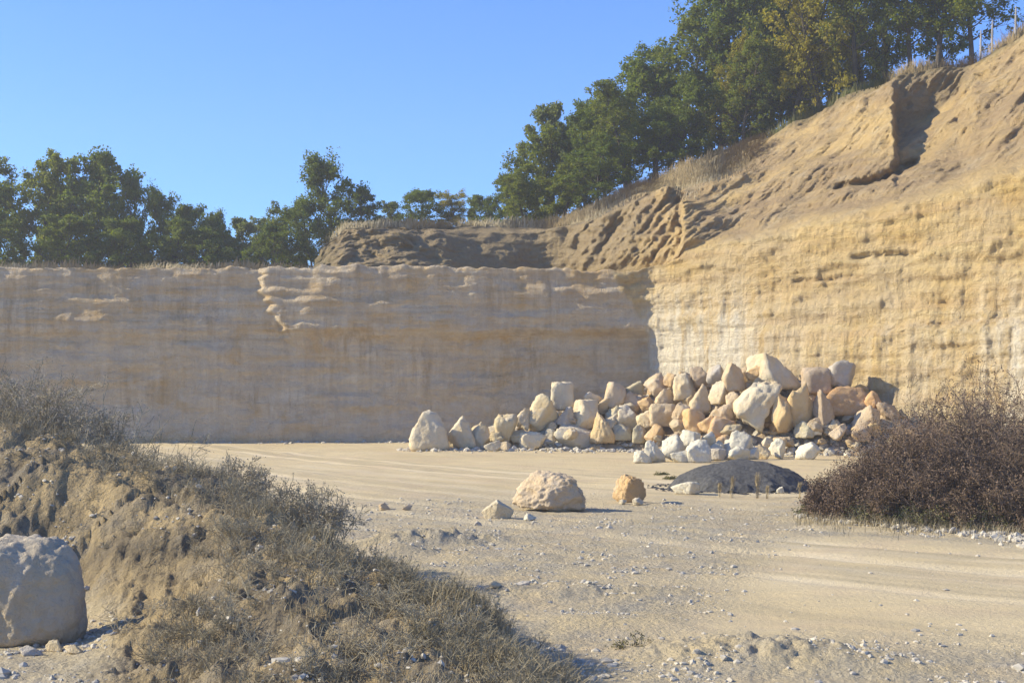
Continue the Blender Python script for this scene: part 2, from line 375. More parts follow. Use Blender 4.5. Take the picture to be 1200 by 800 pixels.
d = wallm*((.15*big+.03*rill*sst(5.5, 3.5, Z))*(1-.6*right)+.035*blk+.05*strat+.05*np.clip(led*2, -1, 1))
def cellstep(q, a):      # broken, slab-like faces: a rounded staircase of a noise field
    v = q*a; return (np.floor(v)+sst(.72, 1., v-np.floor(v)))/a
blocky = cellstep(fbm(X*.55+3, Y*.55, Z*1.9, 3, .5), 3.2)
blocky2 = cellstep(fbm(X*1.3+3, Y*1.3, Z*3.4, 3, .5), 3.)
lowr = sst(5.6, 4.2, Z)*sst(1060, 960, CPm)
frill = fbm(X*3.2, Y*3.2, Z*.35+5, 3, .6); fine3 = fbm(X*3.5, Y*3.5, Z*3.5, 3, .6)
d = d+wallm*right*((1-.8*lowr)*(.07*np.clip(blk, -.2, .6)+.03*chunk+.10*blocky+.07*blocky2+.02*fine3)+.05*cellstep(fbm(X*2.2, Y*2.2, Z*.55, 3, .5), 3.)*lowr+.05*rill*sst(7, 4, Z)+.022*frill+.10*led*sst(3, 5.5, Z))+wallm*(.28*stepm)
# slope gullies: run down the slope, leaning left
u = X*.8-Y*.6; vdn = Z
gul = fbm(u*1.15-vdn*.55, vdn*.13, 4, 4, .55, True); gul2 = fbm(u*3.2-vdn*1.6, vdn*.3, 9, 3, .6)
lum = fbm(X*.5, Y*.5, Z*.5, 2)
stri = fbm(CPm*.06-Z*1.5, Z*.16+CPm*.004, 3, 5, .62)
d = d+slope*right*(.15*stri*(.4+sst(-.2, .4, lum))+.10*gul*(.4+.6*sst(-.2, .4, big))+.06*gul2+.36*lum+.02*chunk+.08*np.clip(led*1.6, -1, 1)+.02*blk+.09*blocky+.05*blocky2+.055*fine3)
tier2 = (1-right)*hasup*sst(5.0, 5.25, Tm)*sst(7.2, 6.8, Tm)
gband = sst(655, 700, CPm)*sst(800, 792, CPm)*sst(5.0, 5.2, Tm)*sst(6.5, 6.0, Tm)
ug = CPm*.055-Z*1.1
d = d+gband*(.12*fine3+.10*blocky2+.55*fbm(ug*.55, Z*.12, 4, 3, .5, True)-.2)
d = d+tier2*(.14*blk+.28*lum+.12*strat)
lumpy = sst(365, 380, CPm)*sst(560, 470, CPm)*sst(5.0, 5.2, Tm)*sst(7.2, 6.8, Tm)
d = d+lumpy*(.45*fbm(X*.8, Y*.8, Z*.9, 5, .6))
# rounded nose where the sunlit wall meets the shaded one
Yn = Y-d
# crevice under the spur, running up to the right
def groove(px0, py0, px1, py1, w, dep):
    PYm = HY-(Z-CZ)/Y*F
    dx, dy = px1-px0, py1-py0; L2 = dx*dx+dy*dy
    t = ((CPm-px0)*dx+(PYm-py0)*dy)/L2; tt = np.clip(t, 0, 1)
    dd = np.hypot(CPm-px0-tt*dx, PYm-py0-tt*dy+3*fbm(CPm*.06, PYm*.1, 1, 3))
    return dep*np.exp(-(dd/w)**2)*sst(-.1, .1, t)*sst(1.1, .9, t)
for a_ in ((978, 217, 1040, 203, 3.4, .8), (1036, 204, 1072, 186, 4, .8), (1000, 300, 1075, 297, 3, .3),
           (855, 250, 880, 232, 3, .3), (930, 330, 1010, 322, 2.5, .25)):
    Yn = Yn+groove(*a_)
Yn = Yn+benchy*0
Xn = Km*Yn
Zn = Z+slope*.12*lum+(1-wallm)*(1-slope)*.12*fbm(X*.4, Y*.4, 2, 4)+wallm*.03*blk
edge = np.exp(-((Tm-4)/.12)**2); Zn = Zn+edge*.10*fbm(X*1.2, 1, 1, 4, .6)
grassm = sst(6.75, 7.1, Tm)
bankg = sst(640, 700, CPm)*sst(905, 860, CPm)*sst(6.15, 6.4, Tm); grassm = np.maximum(grassm, .75*bankg)
grassm = np.maximum(grassm, (1-right)*(1-hasup)*sst(4.15, 4.5, Tm))
grassm = np.maximum(grassm, sst(1060, 1150, CPm)*sst(6.9, 7.0, Tm))
earth = (1-right)*sst(4.6, 5.0, Tm)*(1-.25*gband)*.9; earth = np.maximum(earth, .8*sst(1049, 1056, CPm)*sst(1143, 1130, CPm)*sst(5.9, 6.1, Tm)*sst(7.05, 6.95, Tm))  # upper terrace soil with its shade painted in; the notch patch is painted shade
pale = sst(745, 760, CPm)*sst(940, 840, CPm)+.4*sst(1140, 1155, CPm)
cl = link('cliff', mesh('cliff', np.stack([Xn, Yn, Zn], -1).reshape(-1, 3), grid_faces(*Xn.shape)[:, ::1], M['cliff'], True,
    dict(wall=wallm, right=np.clip(right, 0, 1), grass=grassm, pale=pale, earth=earth, scree=sst(4.15, 4.5, Tm)*sst(5.7, 5.1, Tm)*sst(790, 840, CPm)*.8)))
tag(cl, kind='structure')
CLX, CLY, CLZ = Xn, Yn, Zn
def cliff_at(px, t):      # a point of the finished surface by column and profile parameter
    j = int(np.argmin(np.abs(cp-px))); i = int(np.argmin(np.abs(Tm[:, 0]-t)))
    return float(Xn[i, j]), float(Yn[i, j]), float(Zn[i, j])

# ------------------------------------------------------------------ rocks
_bm = bmesh.new(); bmesh.ops.create_icosphere(_bm, subdivisions=4, radius=1); ICO4 = np.array([v.co[:] for v in _bm.verts]); IF4 = np.array([[v.index for v in f.verts] for f in _bm.faces]); _bm.free()
_bm = bmesh.new(); bmesh.ops.create_icosphere(_bm, subdivisions=6, radius=1); ICO6 = np.array([v.co[:] for v in _bm.verts]); IF6 = np.array([[v.index for v in f.verts] for f in _bm.faces]); _bm.free()
_bm = bmesh.new(); bmesh.ops.create_icosphere(_bm, subdivisions=1, radius=1); ICO1 = np.array([v.co[:] for v in _bm.verts]); IF1 = np.array([[v.index for v in f.verts] for f in _bm.faces]); _bm.free()
def rock_pts(seed, w, dpt, h, planes=12, sharp=60, rough=.06, taper=0., tilt=0., elong=None, lump=.0, hi=False, box=0.):
    r = np.random.default_rng(seed); V = ICO6 if hi else ICO4
    n = r.normal(size=(planes, 3)); n /= np.linalg.norm(n, axis=1)[:, None]; hh = r.uniform(.55, .92, planes)
    if box: n = np.concatenate([n, [[1, 0, 0], [-1, 0, 0], [0, 1, 0], [0, -1, 0], [0, 0, 1], [0, 0, -1]]]); hh = np.concatenate([hh+.25, np.full(6, 1.2-box*.5)])
    n = np.concatenate([n, [[0, 0, -1.]]]); hh = np.concatenate([hh, [.62]])
    dt = np.clip(V@n.T, 0, None)/hh
    rr = 1/np.maximum((dt**sharp).sum(1)**(1/sharp), .62)
    P = V*rr[:, None]; o = r.uniform(0, 50, 3)
    f = rough*fbm(P[:, 0]*3+o[0], P[:, 1]*3+o[1], P[:, 2]*3+o[2], 5, .55)+lump*fbm(P[:, 0]*1.3+o[0], P[:, 1]*1.3, P[:, 2]*1.3, 2)
    f = f-rough*.6*np.abs(fbm(P[:, 0]*1.8+o[1], P[:, 1]*1.8, P[:, 2]*1.8, 3))
    q_ = fbm(P[:, 0]*1.7+o[2], P[:, 1]*1.7+o[0], P[:, 2]*1.7, 3)*3.; f = f+min(rough, .13)*.42*((np.floor(q_)+sst(.6, 1., q_-np.floor(q_)))/3.)
    P = P*(1+f)[:, None]
    tp = np.clip(1-taper*.36*P[:, 2], .35, 1.6); P[:, 0] *= tp; P[:, 1] *= 1+(tp-1)*.6
    P[:, 2] *= elong or (1.3 if tilt else 1)
    c, s_ = math.cos(tilt), math.sin(tilt)
    P[:, 0], P[:, 2] = P[:, 0]*c*1.+P[:, 2]*s_, -P[:, 0]*s_+P[:, 2]*c
    mn, mx = P.min(0), P.max(0); P = (P-(mn+mx)/2)/(mx-mn)*np.array([w, dpt, h]); P[:, 2] += h/2
    return P
RC = dict(block=(.46, .40, .30), cream=(.61, .53, .365), yellow=(.56, .47, .29), tan=(.52, .41, .27), orange=(.58, .39, .185), grey=(.44, .41, .36), white=(.72, .66, .50),
          lilac=(.54, .49, .37), brown=(.37, .285, .195), olive=(.42, .38, .25), pink=(.56, .44, .27), rust=(.53, .325, .15), gold=(.57, .42, .21))
def rock(px, cyp, w, h, D, col, label, seed, cat='boulder', name='boulder', group=None, on=None, hi=False, sink=.04, dr=.85, **kw):
    W, Hh = w*D/F, h*D/F; x = float(wx(px, D)); z = float(wz(cyp+h/2, D))
    if on: z = hz(x, D)-sink*Hh; Hh *= 1+sink
    kw['rough'] = (.065+.35*kw.get('rough', .06)) if not hi else kw['rough']
    P = rock_pts(seed, W, W*dr*.5+Hh*.5*dr, Hh, hi=hi, **kw)
    o = link(name, mesh(name, P, IF6 if hi else IF4, M['white'] if col == 'white' else M['rock'], True), (x, D, z))
    c = (np.array(RC[col])*.98+np.array((.66, .55, .38))*(.14 if col != 'white' else 0))*np.random.default_rng(seed).uniform(.93, 1.07); o.color = (*c, 1)
    return tag(o, label, cat, group)

# px, py, w, h, colour, label, extras : the heap against the cliff, left to right
HEAP = [
 (503, 504, 47, 47, 'cream', 'leftmost boulder of the row, tall cream egg shape with yellow foot', dict(taper=.75, box=.3)),
 (541, 506, 34, 38, 'cream', 'pale boulder with rusty cap, just right of the leftmost boulder', dict(taper=.6)),
 (560, 510, 30, 32, 'yellow', 'sloping tan boulder leaning on the rusty capped boulder', dict(taper=.7)),
 (577, 522, 20, 13, 'lilac', 'low lilac grey stone in front of the gap left of the heap', {}),
 (591, 522, 16, 11, 'pink', 'small flat pinkish stone beside the low lilac grey stone', {}),
 (593, 503, 28, 36, 'yellow', 'ragged yellow boulder at the left end of the main heap', dict(rough=.13)),
 (607, 511, 22, 15, 'olive', 'shaded olive stone tucked beside the ragged yellow boulder', {}),
 (612, 491, 20, 26, 'cream', 'pale fin shaped rock pointing up at heap left side', dict(taper=1.1, rough=.12, tilt=.3)),
 (636, 483, 42, 44, 'yellow', 'big lumpy yellow boulder left of the upright cream block', dict(rough=.15)),
 (659, 464, 27, 34, 'cream', 'upright cream block standing on top of the heap left half', dict(box=.7, rough=.05)),
 (624, 516, 34, 22, 'cream', 'low rough cream boulder at front edge under lumpy yellow boulder', dict(rough=.14)),
 (645, 514, 15, 24, 'cream', 'thin pale slab leaning on the large grey rounded boulder', dict(tilt=.5, taper=.5)),
 (675, 510, 52, 31, 'lilac', 'large grey rounded boulder with orange base, front of left half', dict(rough=.04)),
 (661, 488, 24, 24, 'grey', 'dark grey block directly beneath the upright cream block', {}),
 (686, 485, 30, 34, 'cream', 'cream boulder with flat lilac face above the large grey boulder', dict(box=.3)),
 (695, 467, 22, 17, 'cream', 'rounded cream stone on top, between upright block and tan block', {}),
 (704, 476, 20, 19, 'pink', 'pinkish lump below the rounded cream top stone', dict(rough=.12)),
 (720, 464, 27, 33, 'tan', 'blocky tan boulder high in the heap left of the cliff corner', dict(box=.6, tilt=.25)),
 (742, 456, 24, 20, 'olive', 'mossy grey green topmost stone nearest the cliff corner', {}),
 (740, 471, 29, 25, 'tan', 'rounded orange tan boulder under the mossy topmost stone', {}),
 (738, 490, 32, 33, 'lilac', 'smooth lilac white boulder under the rounded orange tan boulder', dict(rough=.03)),
 (705, 501, 30, 37, 'gold', 'ragged golden boulder right of the large grey rounded boulder', dict(rough=.13, taper=.5)),
 (720, 487, 22, 24, 'olive', 'angular olive stone wedged above the ragged golden boulder', {}),
 (728, 506, 25, 20, 'olive', 'dark yellow block at the foot, right of the ragged golden boulder', dict(box=.5)),
 (729, 520, 21, 12, 'white', 'small whitish stone lying at foot of the dark yellow block', {}),
 (769, 451, 30, 30, 'tan', 'leaning tan slab at the cliff corner, top of heap middle', dict(tilt=-.6, rough=.1)),
 (787, 446, 20, 18, 'orange', 'orange shard on top beside the leaning tan slab', dict(tilt=.4)),
 (801, 453, 25, 32, 'cream', 'cream block with orange flank below the orange shard', dict(box=.4)),
 (820, 442, 23, 25, 'brown', 'brown wedge shaped stone on the top edge of the heap', dict(taper=-.4, tilt=-.3)),
 (838, 439, 21, 24, 'grey', 'beige grey round stone on top, between brown wedge and big tan egg', {}),
 (859, 442, 28, 34, 'tan', 'tall tan egg shaped boulder left of the great pale peak', dict(taper=.3, rough=.04)),
 (842, 460, 24, 28, 'cream', 'pale rounded boulder beneath the beige grey round stone', dict(rough=.04)),
 (819, 468, 27, 37, 'pink', 'tall pinkish tan tapered boulder in the heap middle', dict(taper=.6, rough=.05)),
 (861, 469, 21, 21, 'pink', 'small pinkish brown stone beneath the tall tan egg', {}),
 (781, 465, 28, 22, 'tan', 'stacked tan slab below the leaning slab at the corner', dict(rough=.12)),
 (758, 474, 22, 19, 'orange', 'orange stone at the corner, below the leaning tan slab', {}),
 (778, 486, 34, 27, 'pink', 'pinkish brown boulder with flat grey top, middle left', dict(box=.5)),
 (759, 492, 27, 24, 'cream', 'cream grey rough boulder left of the flat topped pinkish boulder', dict(rough=.12)),
 (766, 507, 22, 21, 'orange', 'small round orange boulder near the ground left of white rocks', dict(rough=.04)),
 (749, 508, 16, 22, 'olive', 'narrow olive stone left of the small round orange boulder', dict(box=.4)),
 (798, 486, 22, 29, 'tan', 'slanted tan stone between flat topped boulder and orange blocks', dict(tilt=.5)),
 (813, 492, 26, 28, 'orange', 'orange tan block under the tall pinkish tapered boulder', dict(box=.4)),
 (827, 497, 18, 22, 'orange', 'thin orange sliver of rock beside the orange tan block', dict(taper=.7, tilt=.4)),
 (845, 501, 32, 28, 'rust', 'rusty brown angular block above the white chalky rocks', dict(box=.3, tilt=.3)),
 (847, 484, 30, 22, 'tan', 'beige slab resting on the rusty brown angular block', {}),
 (887, 476, 56, 60, 'cream', 'great pale diagonal boulder in the centre of the heap', dict(tilt=.62, elong=1.9, box=.2, rough=.16, taper=.4)),
 (908, 435, 66, 44, 'cream', 'great pale peak topping the heap, peach coloured base', dict(taper=1.0, rough=.06)),
 (884, 437, 22, 18, 'orange', 'low orange stone between tall tan egg and great pale peak', {}),
 (956, 446, 32, 32, 'brown', 'square brown block on top, right of the great pale peak', dict(box=.9, rough=.04)),
 (985, 439, 34, 34, 'grey', 'grey tan leaning block, rightmost on top of the heap', dict(box=.6, tilt=.3)),
 (990, 470, 56, 35, 'rust', 'long rust orange boulder at right, under the two top blocks', dict(rough=.05, box=.3)),
 (1022, 469, 22, 22, 'rust', 'rusty stone wedged right of the long rust orange boulder', {}),
 (1041, 481, 28, 20, 'brown', 'brown flat stone at the right end, near the dead shrub', {}),
 (936, 474, 41, 52, 'gold', 'big golden boulder with reddish top, right of centre', dict(taper=.45, rough=.05)),
 (917, 484, 26, 46, 'gold', 'tall yellow spike rock leaning on the big golden boulder', dict(taper=.6, rough=.05)),
 (965, 478, 24, 43, 'brown', 'brown teardrop rock leaning left, beside the big golden boulder', dict(taper=.8, tilt=-.3, rough=.04)),
 (962, 496, 24, 14, 'brown', 'small brown stone beneath the brown teardrop rock', {}),
 (1016, 490, 36, 31, 'tan', 'tan angular boulder beneath the rusty wedged stone', dict(taper=.3)),
 (1010, 507, 28, 20, 'brown', 'tan boulder painted brown for its shade above the long white foot boulder', {}),  # tan stone, its shade put into the brown colour
 (981, 506, 23, 20, 'tan', 'tan stone in front of the dark gap under rust boulder', {}),
 (998, 517, 37, 21, 'white', 'low long whitish boulder lying at the right foot', dict(rough=.04)),
 (1030, 515, 27, 15, 'cream', 'cream stone at the right foot next to the dead shrub', dict(rough=.12)),
 (903, 505, 36, 36, 'tan', 'rough beige boulder with orange flank below the great diagonal boulder', dict(rough=.1)),
 (943, 503, 24, 20, 'olive', 'grey olive stone under the big golden boulder', {}),
 (931, 515, 28, 25, 'grey', 'pale grey green rough boulder behind the front white lump', dict(rough=.12)),
 (951, 513, 22, 18, 'tan', 'tan stone right of the pale grey green boulder', {}),
 (957, 504, 13, 11, 'white', 'tiny white stone perched below the brown teardrop rock', {}),
 (969, 517, 20, 17, 'olive', 'small olive stone left of the long white foot boulder', {}),
]
def D0(px): return float(np.interp(px, [480, 740, 800, 860, 1060], [50.4, 50.2, 48.2, 46.8, 45.6]))
def Dwall(px): return float(along(LOW, np.array([(px-600)/F]))[0])
heap_objs = []
for i, (px, py, w, h, c, lb, kw) in enumerate(HEAP):
    d0 = D0(px); zc = wz(py+h*.5, d0+1)
    D = min(d0+.5*w*d0/F+max(0, zc)*1.18, Dwall(px)-.5*w*50/F-.3)
    kw = dict(kw); onb = py+h/2 > 521
    if onb:
        D = CZ*F/(py+h/2-HY+.0)*1.0; D = min(D, 51.2)
    heap_objs.append(rock(px, py, w*1.03, h*1.03, D, c, lb, 100+i, group='boulders heaped against the quarry cliff', **kw))

WHITE = [
 (753, 537, 21, 14, 43.0, 'white', 'small grey white stone at the left end of the chalky row', dict(rough=.14)),
 (767, 531, 25, 24, 43.4, 'white', 'second chalky white rock from the left, roughly pyramid shaped', dict(rough=.12, taper=.5)),
 (789, 525, 28, 29, 43.9, 'white', 'chalky white slab slanting up to the right, left of the twin rocks', dict(rough=.12, tilt=-.4)),
 (797, 536, 24, 13, 43.0, 'white', 'low chalky rock lying before the slanting white slab', dict(rough=.12)),
 (809, 515, 25, 22, 44.4, 'white', 'rounded white rock at the top of the chalky group', dict(rough=.12)),
 (818, 533, 28, 25, 43.0, 'white', 'blocky white rock front and centre of the chalky group', dict(rough=.12, box=.4)),
 (828, 516, 20, 20, 44.6, 'white', 'whitish knob behind the blocky front rock', dict(rough=.14)),
 (839, 522, 20, 22, 44.4, 'lilac', 'smooth lilac pink rock right of the whitish knob', dict(rough=.03)),
 (841, 535, 18, 14, 43.7, 'grey', 'dark bluish grey stone in shade of the blocky front rock', {}),
 (864, 520, 36, 32, 44.6, 'white', 'largest knobbly white rock behind the dark gravel heap', dict(rough=.18)),
 (865, 536, 28, 16, 43.6, 'white', 'low white rock beneath the largest knobbly white rock', dict(rough=.1)),
 (893, 528, 20, 16, 45.2, 'cream', 'cream stone right of the largest knobbly white rock', {}),
 (899, 518, 13, 12, 46.0, 'lilac', 'tiny lilac stone behind the cream stone', {}),
 (911, 524, 19, 23, 45.5, 'white', 'upright white rock leaning left of the front white lump', dict(rough=.1, tilt=.3)),
 (946, 529, 27, 19, 44.9, 'white', 'lone white rough lump above the dark gravel heap right end', dict(rough=.16)),
 (882, 531, 16, 14, 44.4, 'white', 'small white stone between knobbly rock and cream stone', dict(rough=.1)),
]
for i, (px, py, w, h, D, c, lb, kw) in enumerate(WHITE):
    low = py+h/2 > 532
    rock(px, py, w*1.06, h*1.08, D, c, lb, 300+i, group='chalky white rocks in front of the heap', on=low, **kw)

FG = [
 (643, 573, 86, 47, 27.4, 'tan', 'large pale boulder with pitted grey top lying alone on the track', dict(rough=.10, box=.3, hi=True, taper=.35, tilt=.12, sharp=9), 11),
 (738, 573, 40, 33, 28.9, 'orange', 'round orange boulder with white crust, lying right of the large pale boulder', dict(rough=.08, hi=True, sharp=9, planes=9), 12),
 (583, 597, 38, 23, 25.7, 'cream', 'low pale wedge boulder lying left of the large pale boulder', dict(rough=.05, hi=True, taper=.5), 13),
 (621, 608, 15, 9, 25.2, 'white', 'fist sized pale stone just below the large pale boulder', {}, 14),
 (748, 585, 15, 9, 28.3, 'cream', 'small stone touching the foot of the round orange boulder', {}, 15),
 (730, 587, 10, 6, 28.4, 'cream', 'tiny pale stone at the left foot of the round orange boulder', {}, 36),
 (38, 688, 134, 122, 13.75, 'block', 'huge smooth boulder with flat top at left edge of the foreground', dict(rough=.05, hi=True, box=.42, sharp=7, planes=9, dr=.8), 16),
 (803, 577, 34, 15, 31.2, 'white', 'flat whitish stone in front of the dark gravel heap', dict(rough=.12), 17),
 (64, 757, 23, 13, 13.2, 'cream', 'larger stone of the small cluster before the huge smooth boulder', {}, 18),
 (86, 765, 26, 11, 12.95, 'cream', 'flat stone right in the small cluster before the huge boulder', {}, 19),
 (36, 764, 28, 11, 13.0, 'grey', 'greyish flat stone left in the small cluster before the huge boulder', {}, 20),
 (235, 768, 12, 11, 12.9, 'grey', 'single grey stone in the shade at the foot of the bank', {}, 21),
 (451, 593, 15, 9, 27.5, 'tan', 'left one of two small stones on the track behind the bank', {}, 22),
 (477, 595, 12, 7, 27.2, 'tan', 'right one of two small stones on the track behind the bank', {}, 23),
 (580, 695, 15, 8, 16.5, 'cream', 'pale oval stone on the gravel right of the bank', {}, 24),
 (517, 684, 10, 7, 17.3, 'cream', 'small pale stone on gravel near the dark grass', {}, 25),
 (612, 690, 22, 7, 16.9, 'grey', 'flat grey stone partly buried in the gravel shoulder', {}, 26),
 (626, 683, 10, 6, 17.3, 'white', 'small white stone above the flat grey buried stone', {}, 27),
 (560, 612, 10, 6, 24.6, 'grey', 'small grey stone at the end of the low dirt berm', {}, 28),
 (914, 575, 9, 8, 31.5, 'white', 'small round white stone at the right of the gravel heap', {}, 29),
 (1060, 612, 20, 10, 24.8, 'white', 'pale stone on the verge below the dead shrub', {}, 30),
 (1118, 628, 14, 8, 23.2, 'grey', 'grey stone on the verge at the far right', {}, 31),
 (955, 600, 14, 7, 26.4, 'cream', 'cream stone at the left tip of the stony verge', {}, 32),
]
for px, py, w, h, D, c, lb, kw, sd in FG:
    rock(px, py, w, h, D, c, lb, 500+sd, name='boulder' if w > 30 else 'stone', cat='boulder' if w > 30 else 'stone', on=True, **kw)

def scatter_stones(name, pts, sizes, mat, seed):
    r = np.random.default_rng(seed); n = len(pts)
    V = ICO1[None]*(1+r.uniform(-.28, .28, (n, len(ICO1), 1)))
    V = V*r.uniform(.65, 1.25, (n, 1, 3))*np.asarray(sizes)[:, None, None]*np.array([1, 1, .7])
    a_ = r.uniform(0, 6.28, n); c, s_ = np.cos(a_)[:, None], np.sin(a_)[:, None]
    V = np.stack([V[..., 0]*c-V[..., 1]*s_, V[..., 0]*s_+V[..., 1]*c, V[..., 2]], -1)+np.asarray(pts)[:, None, :]
    Fa = IF1[None]+(np.arange(n)*len(ICO1))[:, None, None]
    return link(name, mesh(name, V.reshape(-1, 3), Fa.reshape(-1, 3), mat, False))

# core of the heap and the rubble between the boulders
hp = np.arange(560, 1085, 2.5); hd = np.linspace(0, 1, 60)
HP, HT = np.meshgrid(hp, hd)
d0v = np.interp(HP, [480, 740, 800, 860, 1060], [50.8, 50.6, 48.8, 47.4, 46.3]); dwv = along(LOW, (HP-600)/F)+.5
cap = np.interp(HP, [560, 600, 660, 700, 750, 830, 900, 1000, 1050, 1085], [0, .5, 1.0, 1.25, 1.7, 2.35, 2.3, 2.3, 1.3, .3])
HD = d0v+(dwv-d0v)*HT; HX = wx(HP, HD)
hh = np.minimum((HD-d0v)*.62, cap)
hh = hh+.18*fbm(HX*1.5, HD*1.5, 0, 4)*sst(0, .15, HT); hh = np.where(HT < .03, -.35, hh)+.25*sst(7, 12, HX)*sst(49, 54, HD)
core = link('rubble', mesh('rubble', np.stack([HX, HD, hh], -1).reshape(-1, 3), grid_faces(*HP.shape), rock_mat('heap_core_rubble', .5), True)); core.color = (.44, .35, .24, 1)
tag(core, 'tan earth and rubble filling the boulder heap', 'rubble', kind='stuff')
ii = rng.integers(6, 60*len(hp)-1, 2600); pts = np.stack([HX.ravel()[ii], HD.ravel()[ii], hh.ravel()[ii]+.02], -1)
keep = pts[:, 2] > -.1
tag(scatter_stones('broken_stones', pts[keep], rng.uniform(.05, .2, keep.sum()), M['stone'], 4), 'small broken stones filling gaps between the heaped boulders', 'rubble', kind='stuff')

# small angular stones wedged between the boulders: one object each
r = np.random.default_rng(21); lib = []
for i in range(12):
    lib.append(mesh('wedged_stone', rock_pts(700+i, 1, .9, .85, rough=.10), IF4, M['rock'], True))
for i in range(235):
    px = r.uniform(570, 1055); tt = r.uniform(.02, .8); j = int((px-560)/2.5); q = int(tt*59)
    s_ = r.uniform(.25, .75); o = link('wedged_stone', lib[i % 12], (float(HX[q, j]), float(HD[q, j])-r.uniform(.1, .45), float(hh[q, j])+r.uniform(-.05, .2)), rot=(r.uniform(-.4, .4), r.uniform(-.4, .4), r.uniform(0, 6.28)), sc=(s_, s_, s_*r.uniform(.6, 1)))
    c = np.array(RC['cream' if px < 740 and r.uniform() < .7 else r.choice(['tan', 'orange', 'pink', 'gold', 'yellow', 'cream'])])*.9+np.array((.60, .50, .35))*.12; o.color = (*c, 1)
    tag(o, 'small angular stone wedged in a gap between the big heaped boulders', 'stone', 'small stones wedged between the heaped boulders')

# gravel on the shoulder, verge and bank
def grav_pts(n, xr, yr, thr, seed):
    r = np.random.default_rng(seed); D = np.exp(r.uniform(math.log(yr[0]), math.log(yr[1]), n)); px = r.uniform(xr[0], xr[1], n)
    x = wx(px, D); z, g_, b_ = H(x, D, True); p = np.clip(g_*.75+.08*b_, 0, 1)*sst(-.1, .6, fbm(x*1.1, D*1.1, 5, 4))
    m = r.uniform(0, 1, n) < np.maximum(p, thr)
    return np.stack([x, D, z], -1)[m]
gp = grav_pts(75000, (-60, 1260), (9, 30), 0.012, 5); r_ = np.random.default_rng(6)
tag(scatter_stones('gravel', gp, .010+.028*r_.power(.45, len(gp))**2*1.2, M['stone'], 7), 'pale loose gravel strewn over the track shoulder', 'gravel', kind='stuff')
gp = grav_pts(2500, (-60, 1260), (9.5, 34), .008, 15)
tag(scatter_stones('loose_stones', gp, .025+.05*r_.power(.5, len(gp))**2, M['stone'], 8), 'fist sized loose stones on gravel and bank', 'gravel', kind='stuff')
n = 1500; D = r_.normal(0, .45, n); pxx = r_.uniform(935, 1260, n); yy = 26.2-(pxx-950)*.0155+D*.8; x = wx(pxx, yy)
tag(scatter_stones('verge_stones', np.stack([x, yy, H(x, yy)+.01], -1), .02+.075*r_.power(.5, n)**2, M['stone'], 9), 'pale rubble verge between dead shrub and track', 'gravel', kind='stuff')
n = 900; pxx = r_.uniform(470, 1060, n); yy = np.interp(pxx, [480, 740, 800, 1060], [50.6, 50.3, 47.5, 47.5])+r_.normal(0, .7, n); x = wx(pxx, yy)
tag(scatter_stones('toe_stones', np.stack([x, yy, H(x, yy)+.02], -1), .03+.13*r_.power(.5, n)**2, M['stone'], 10), 'small pale stones along the toe of the boulder heap', 'gravel', kind='stuff')
n = 500; pxx = r_.uniform(-100, 480, n); yy = 57.2-np.abs(r_.normal(0, .5, n)); x = wx(pxx, yy)
tag(scatter_stones('fallen_stones', np.stack([x, yy, H(x, yy)], -1), .03+.12*r_.power(.5, n)**2, M['stone'], 11), 'crumbled stones along the foot of the shaded wall', 'gravel', kind='stuff')

# dark gravel heap
hx = np.linspace(-1, 1, 150); HXg, HYg = np.meshgrid(hx, hx); rr = np.hypot(HXg, HYg)
gx0, gy0 = float(wx(868, 33.0)), 33.0
pk = np.clip(1-rr, 0, 1); pk = np.clip(1-rr*(1+.16*fbm(HXg*1.6, HYg*1.6, 6, 4)), 0, 1); zz = .68*(1-np.exp(-pk*2.1))/(1-math.exp(-2.1))+.07*fbm(HXg*2.5, HYg*2.5, 2, 4)*.5*sst(0, .2, pk)+.008*fbm(HXg*25, HYg*25, 2, 3, .7)-.05*(rr > .97)
X_, Y_ = HXg*1.75*(1+.08*pn(HXg, HYg, 3)), HYg*1.35
gh = link('gravel_heap', mesh('gravel_heap', np.stack([X_, Y_, zz], -1).reshape(-1, 3), grid_faces(150, 150), M['tarry'], True), (gx0, gy0, hz(gx0, gy0)-.02))
tag(gh, 'low dark grey heap of fine gravel in front of the white rocks', 'gravel heap')

n = 700; th = r_.uniform(0, 6.28, n); q = r_.uniform(.75, 1.25, n); x = gx0+np.cos(th)*q*1.75; yy = gy0+np.sin(th)*q*1.35
tag(scatter_stones('dark_spill', np.stack([x, yy, H(x, yy)], -1), r_.uniform(.015, .05, n), M['tarry'], 12), 'dark stones spilled round the foot of the gravel heap', 'gravel', kind='stuff')

# ------------------------------------------------------------------ vegetation builders
def tubes(P0, P1, r0, r1, sides=3):
    P0, P1 = np.asarray(P0, float), np.asarray(P1, float); r0, r1 = np.asarray(r0, float), np.asarray(r1, float)
    d = P1-P0; d /= np.maximum(np.linalg.norm(d, axis=1), 1e-6)[:, None]
    up = np.where(np.abs(d[:, 2:3]) > .9, np.array([[1., 0, 0]]), np.array([[0, 0, 1.]]))
    a_ = np.cross(d, up); a_ /= np.linalg.norm(a_, axis=1)[:, None]; b_ = np.cross(d, a_)
    th = np.arange(sides)/sides*2*math.pi
    ring = a_[:, None]*np.cos(th)[None, :, None]+b_[:, None]*np.sin(th)[None, :, None]
    V = np.concatenate([P0[:, None]+ring*r0[:, None, None], P1[:, None]+ring*r1[:, None, None]], 1)
    i = np.arange(sides); j = (i+1) % sides
    f = np.stack([i, j, j+sides, i+sides], -1)
    Fa = f[None]+(np.arange(len(P0))*2*sides)[:, None, None]
    return V.reshape(-1, 3), Fa.reshape(-1, 4)
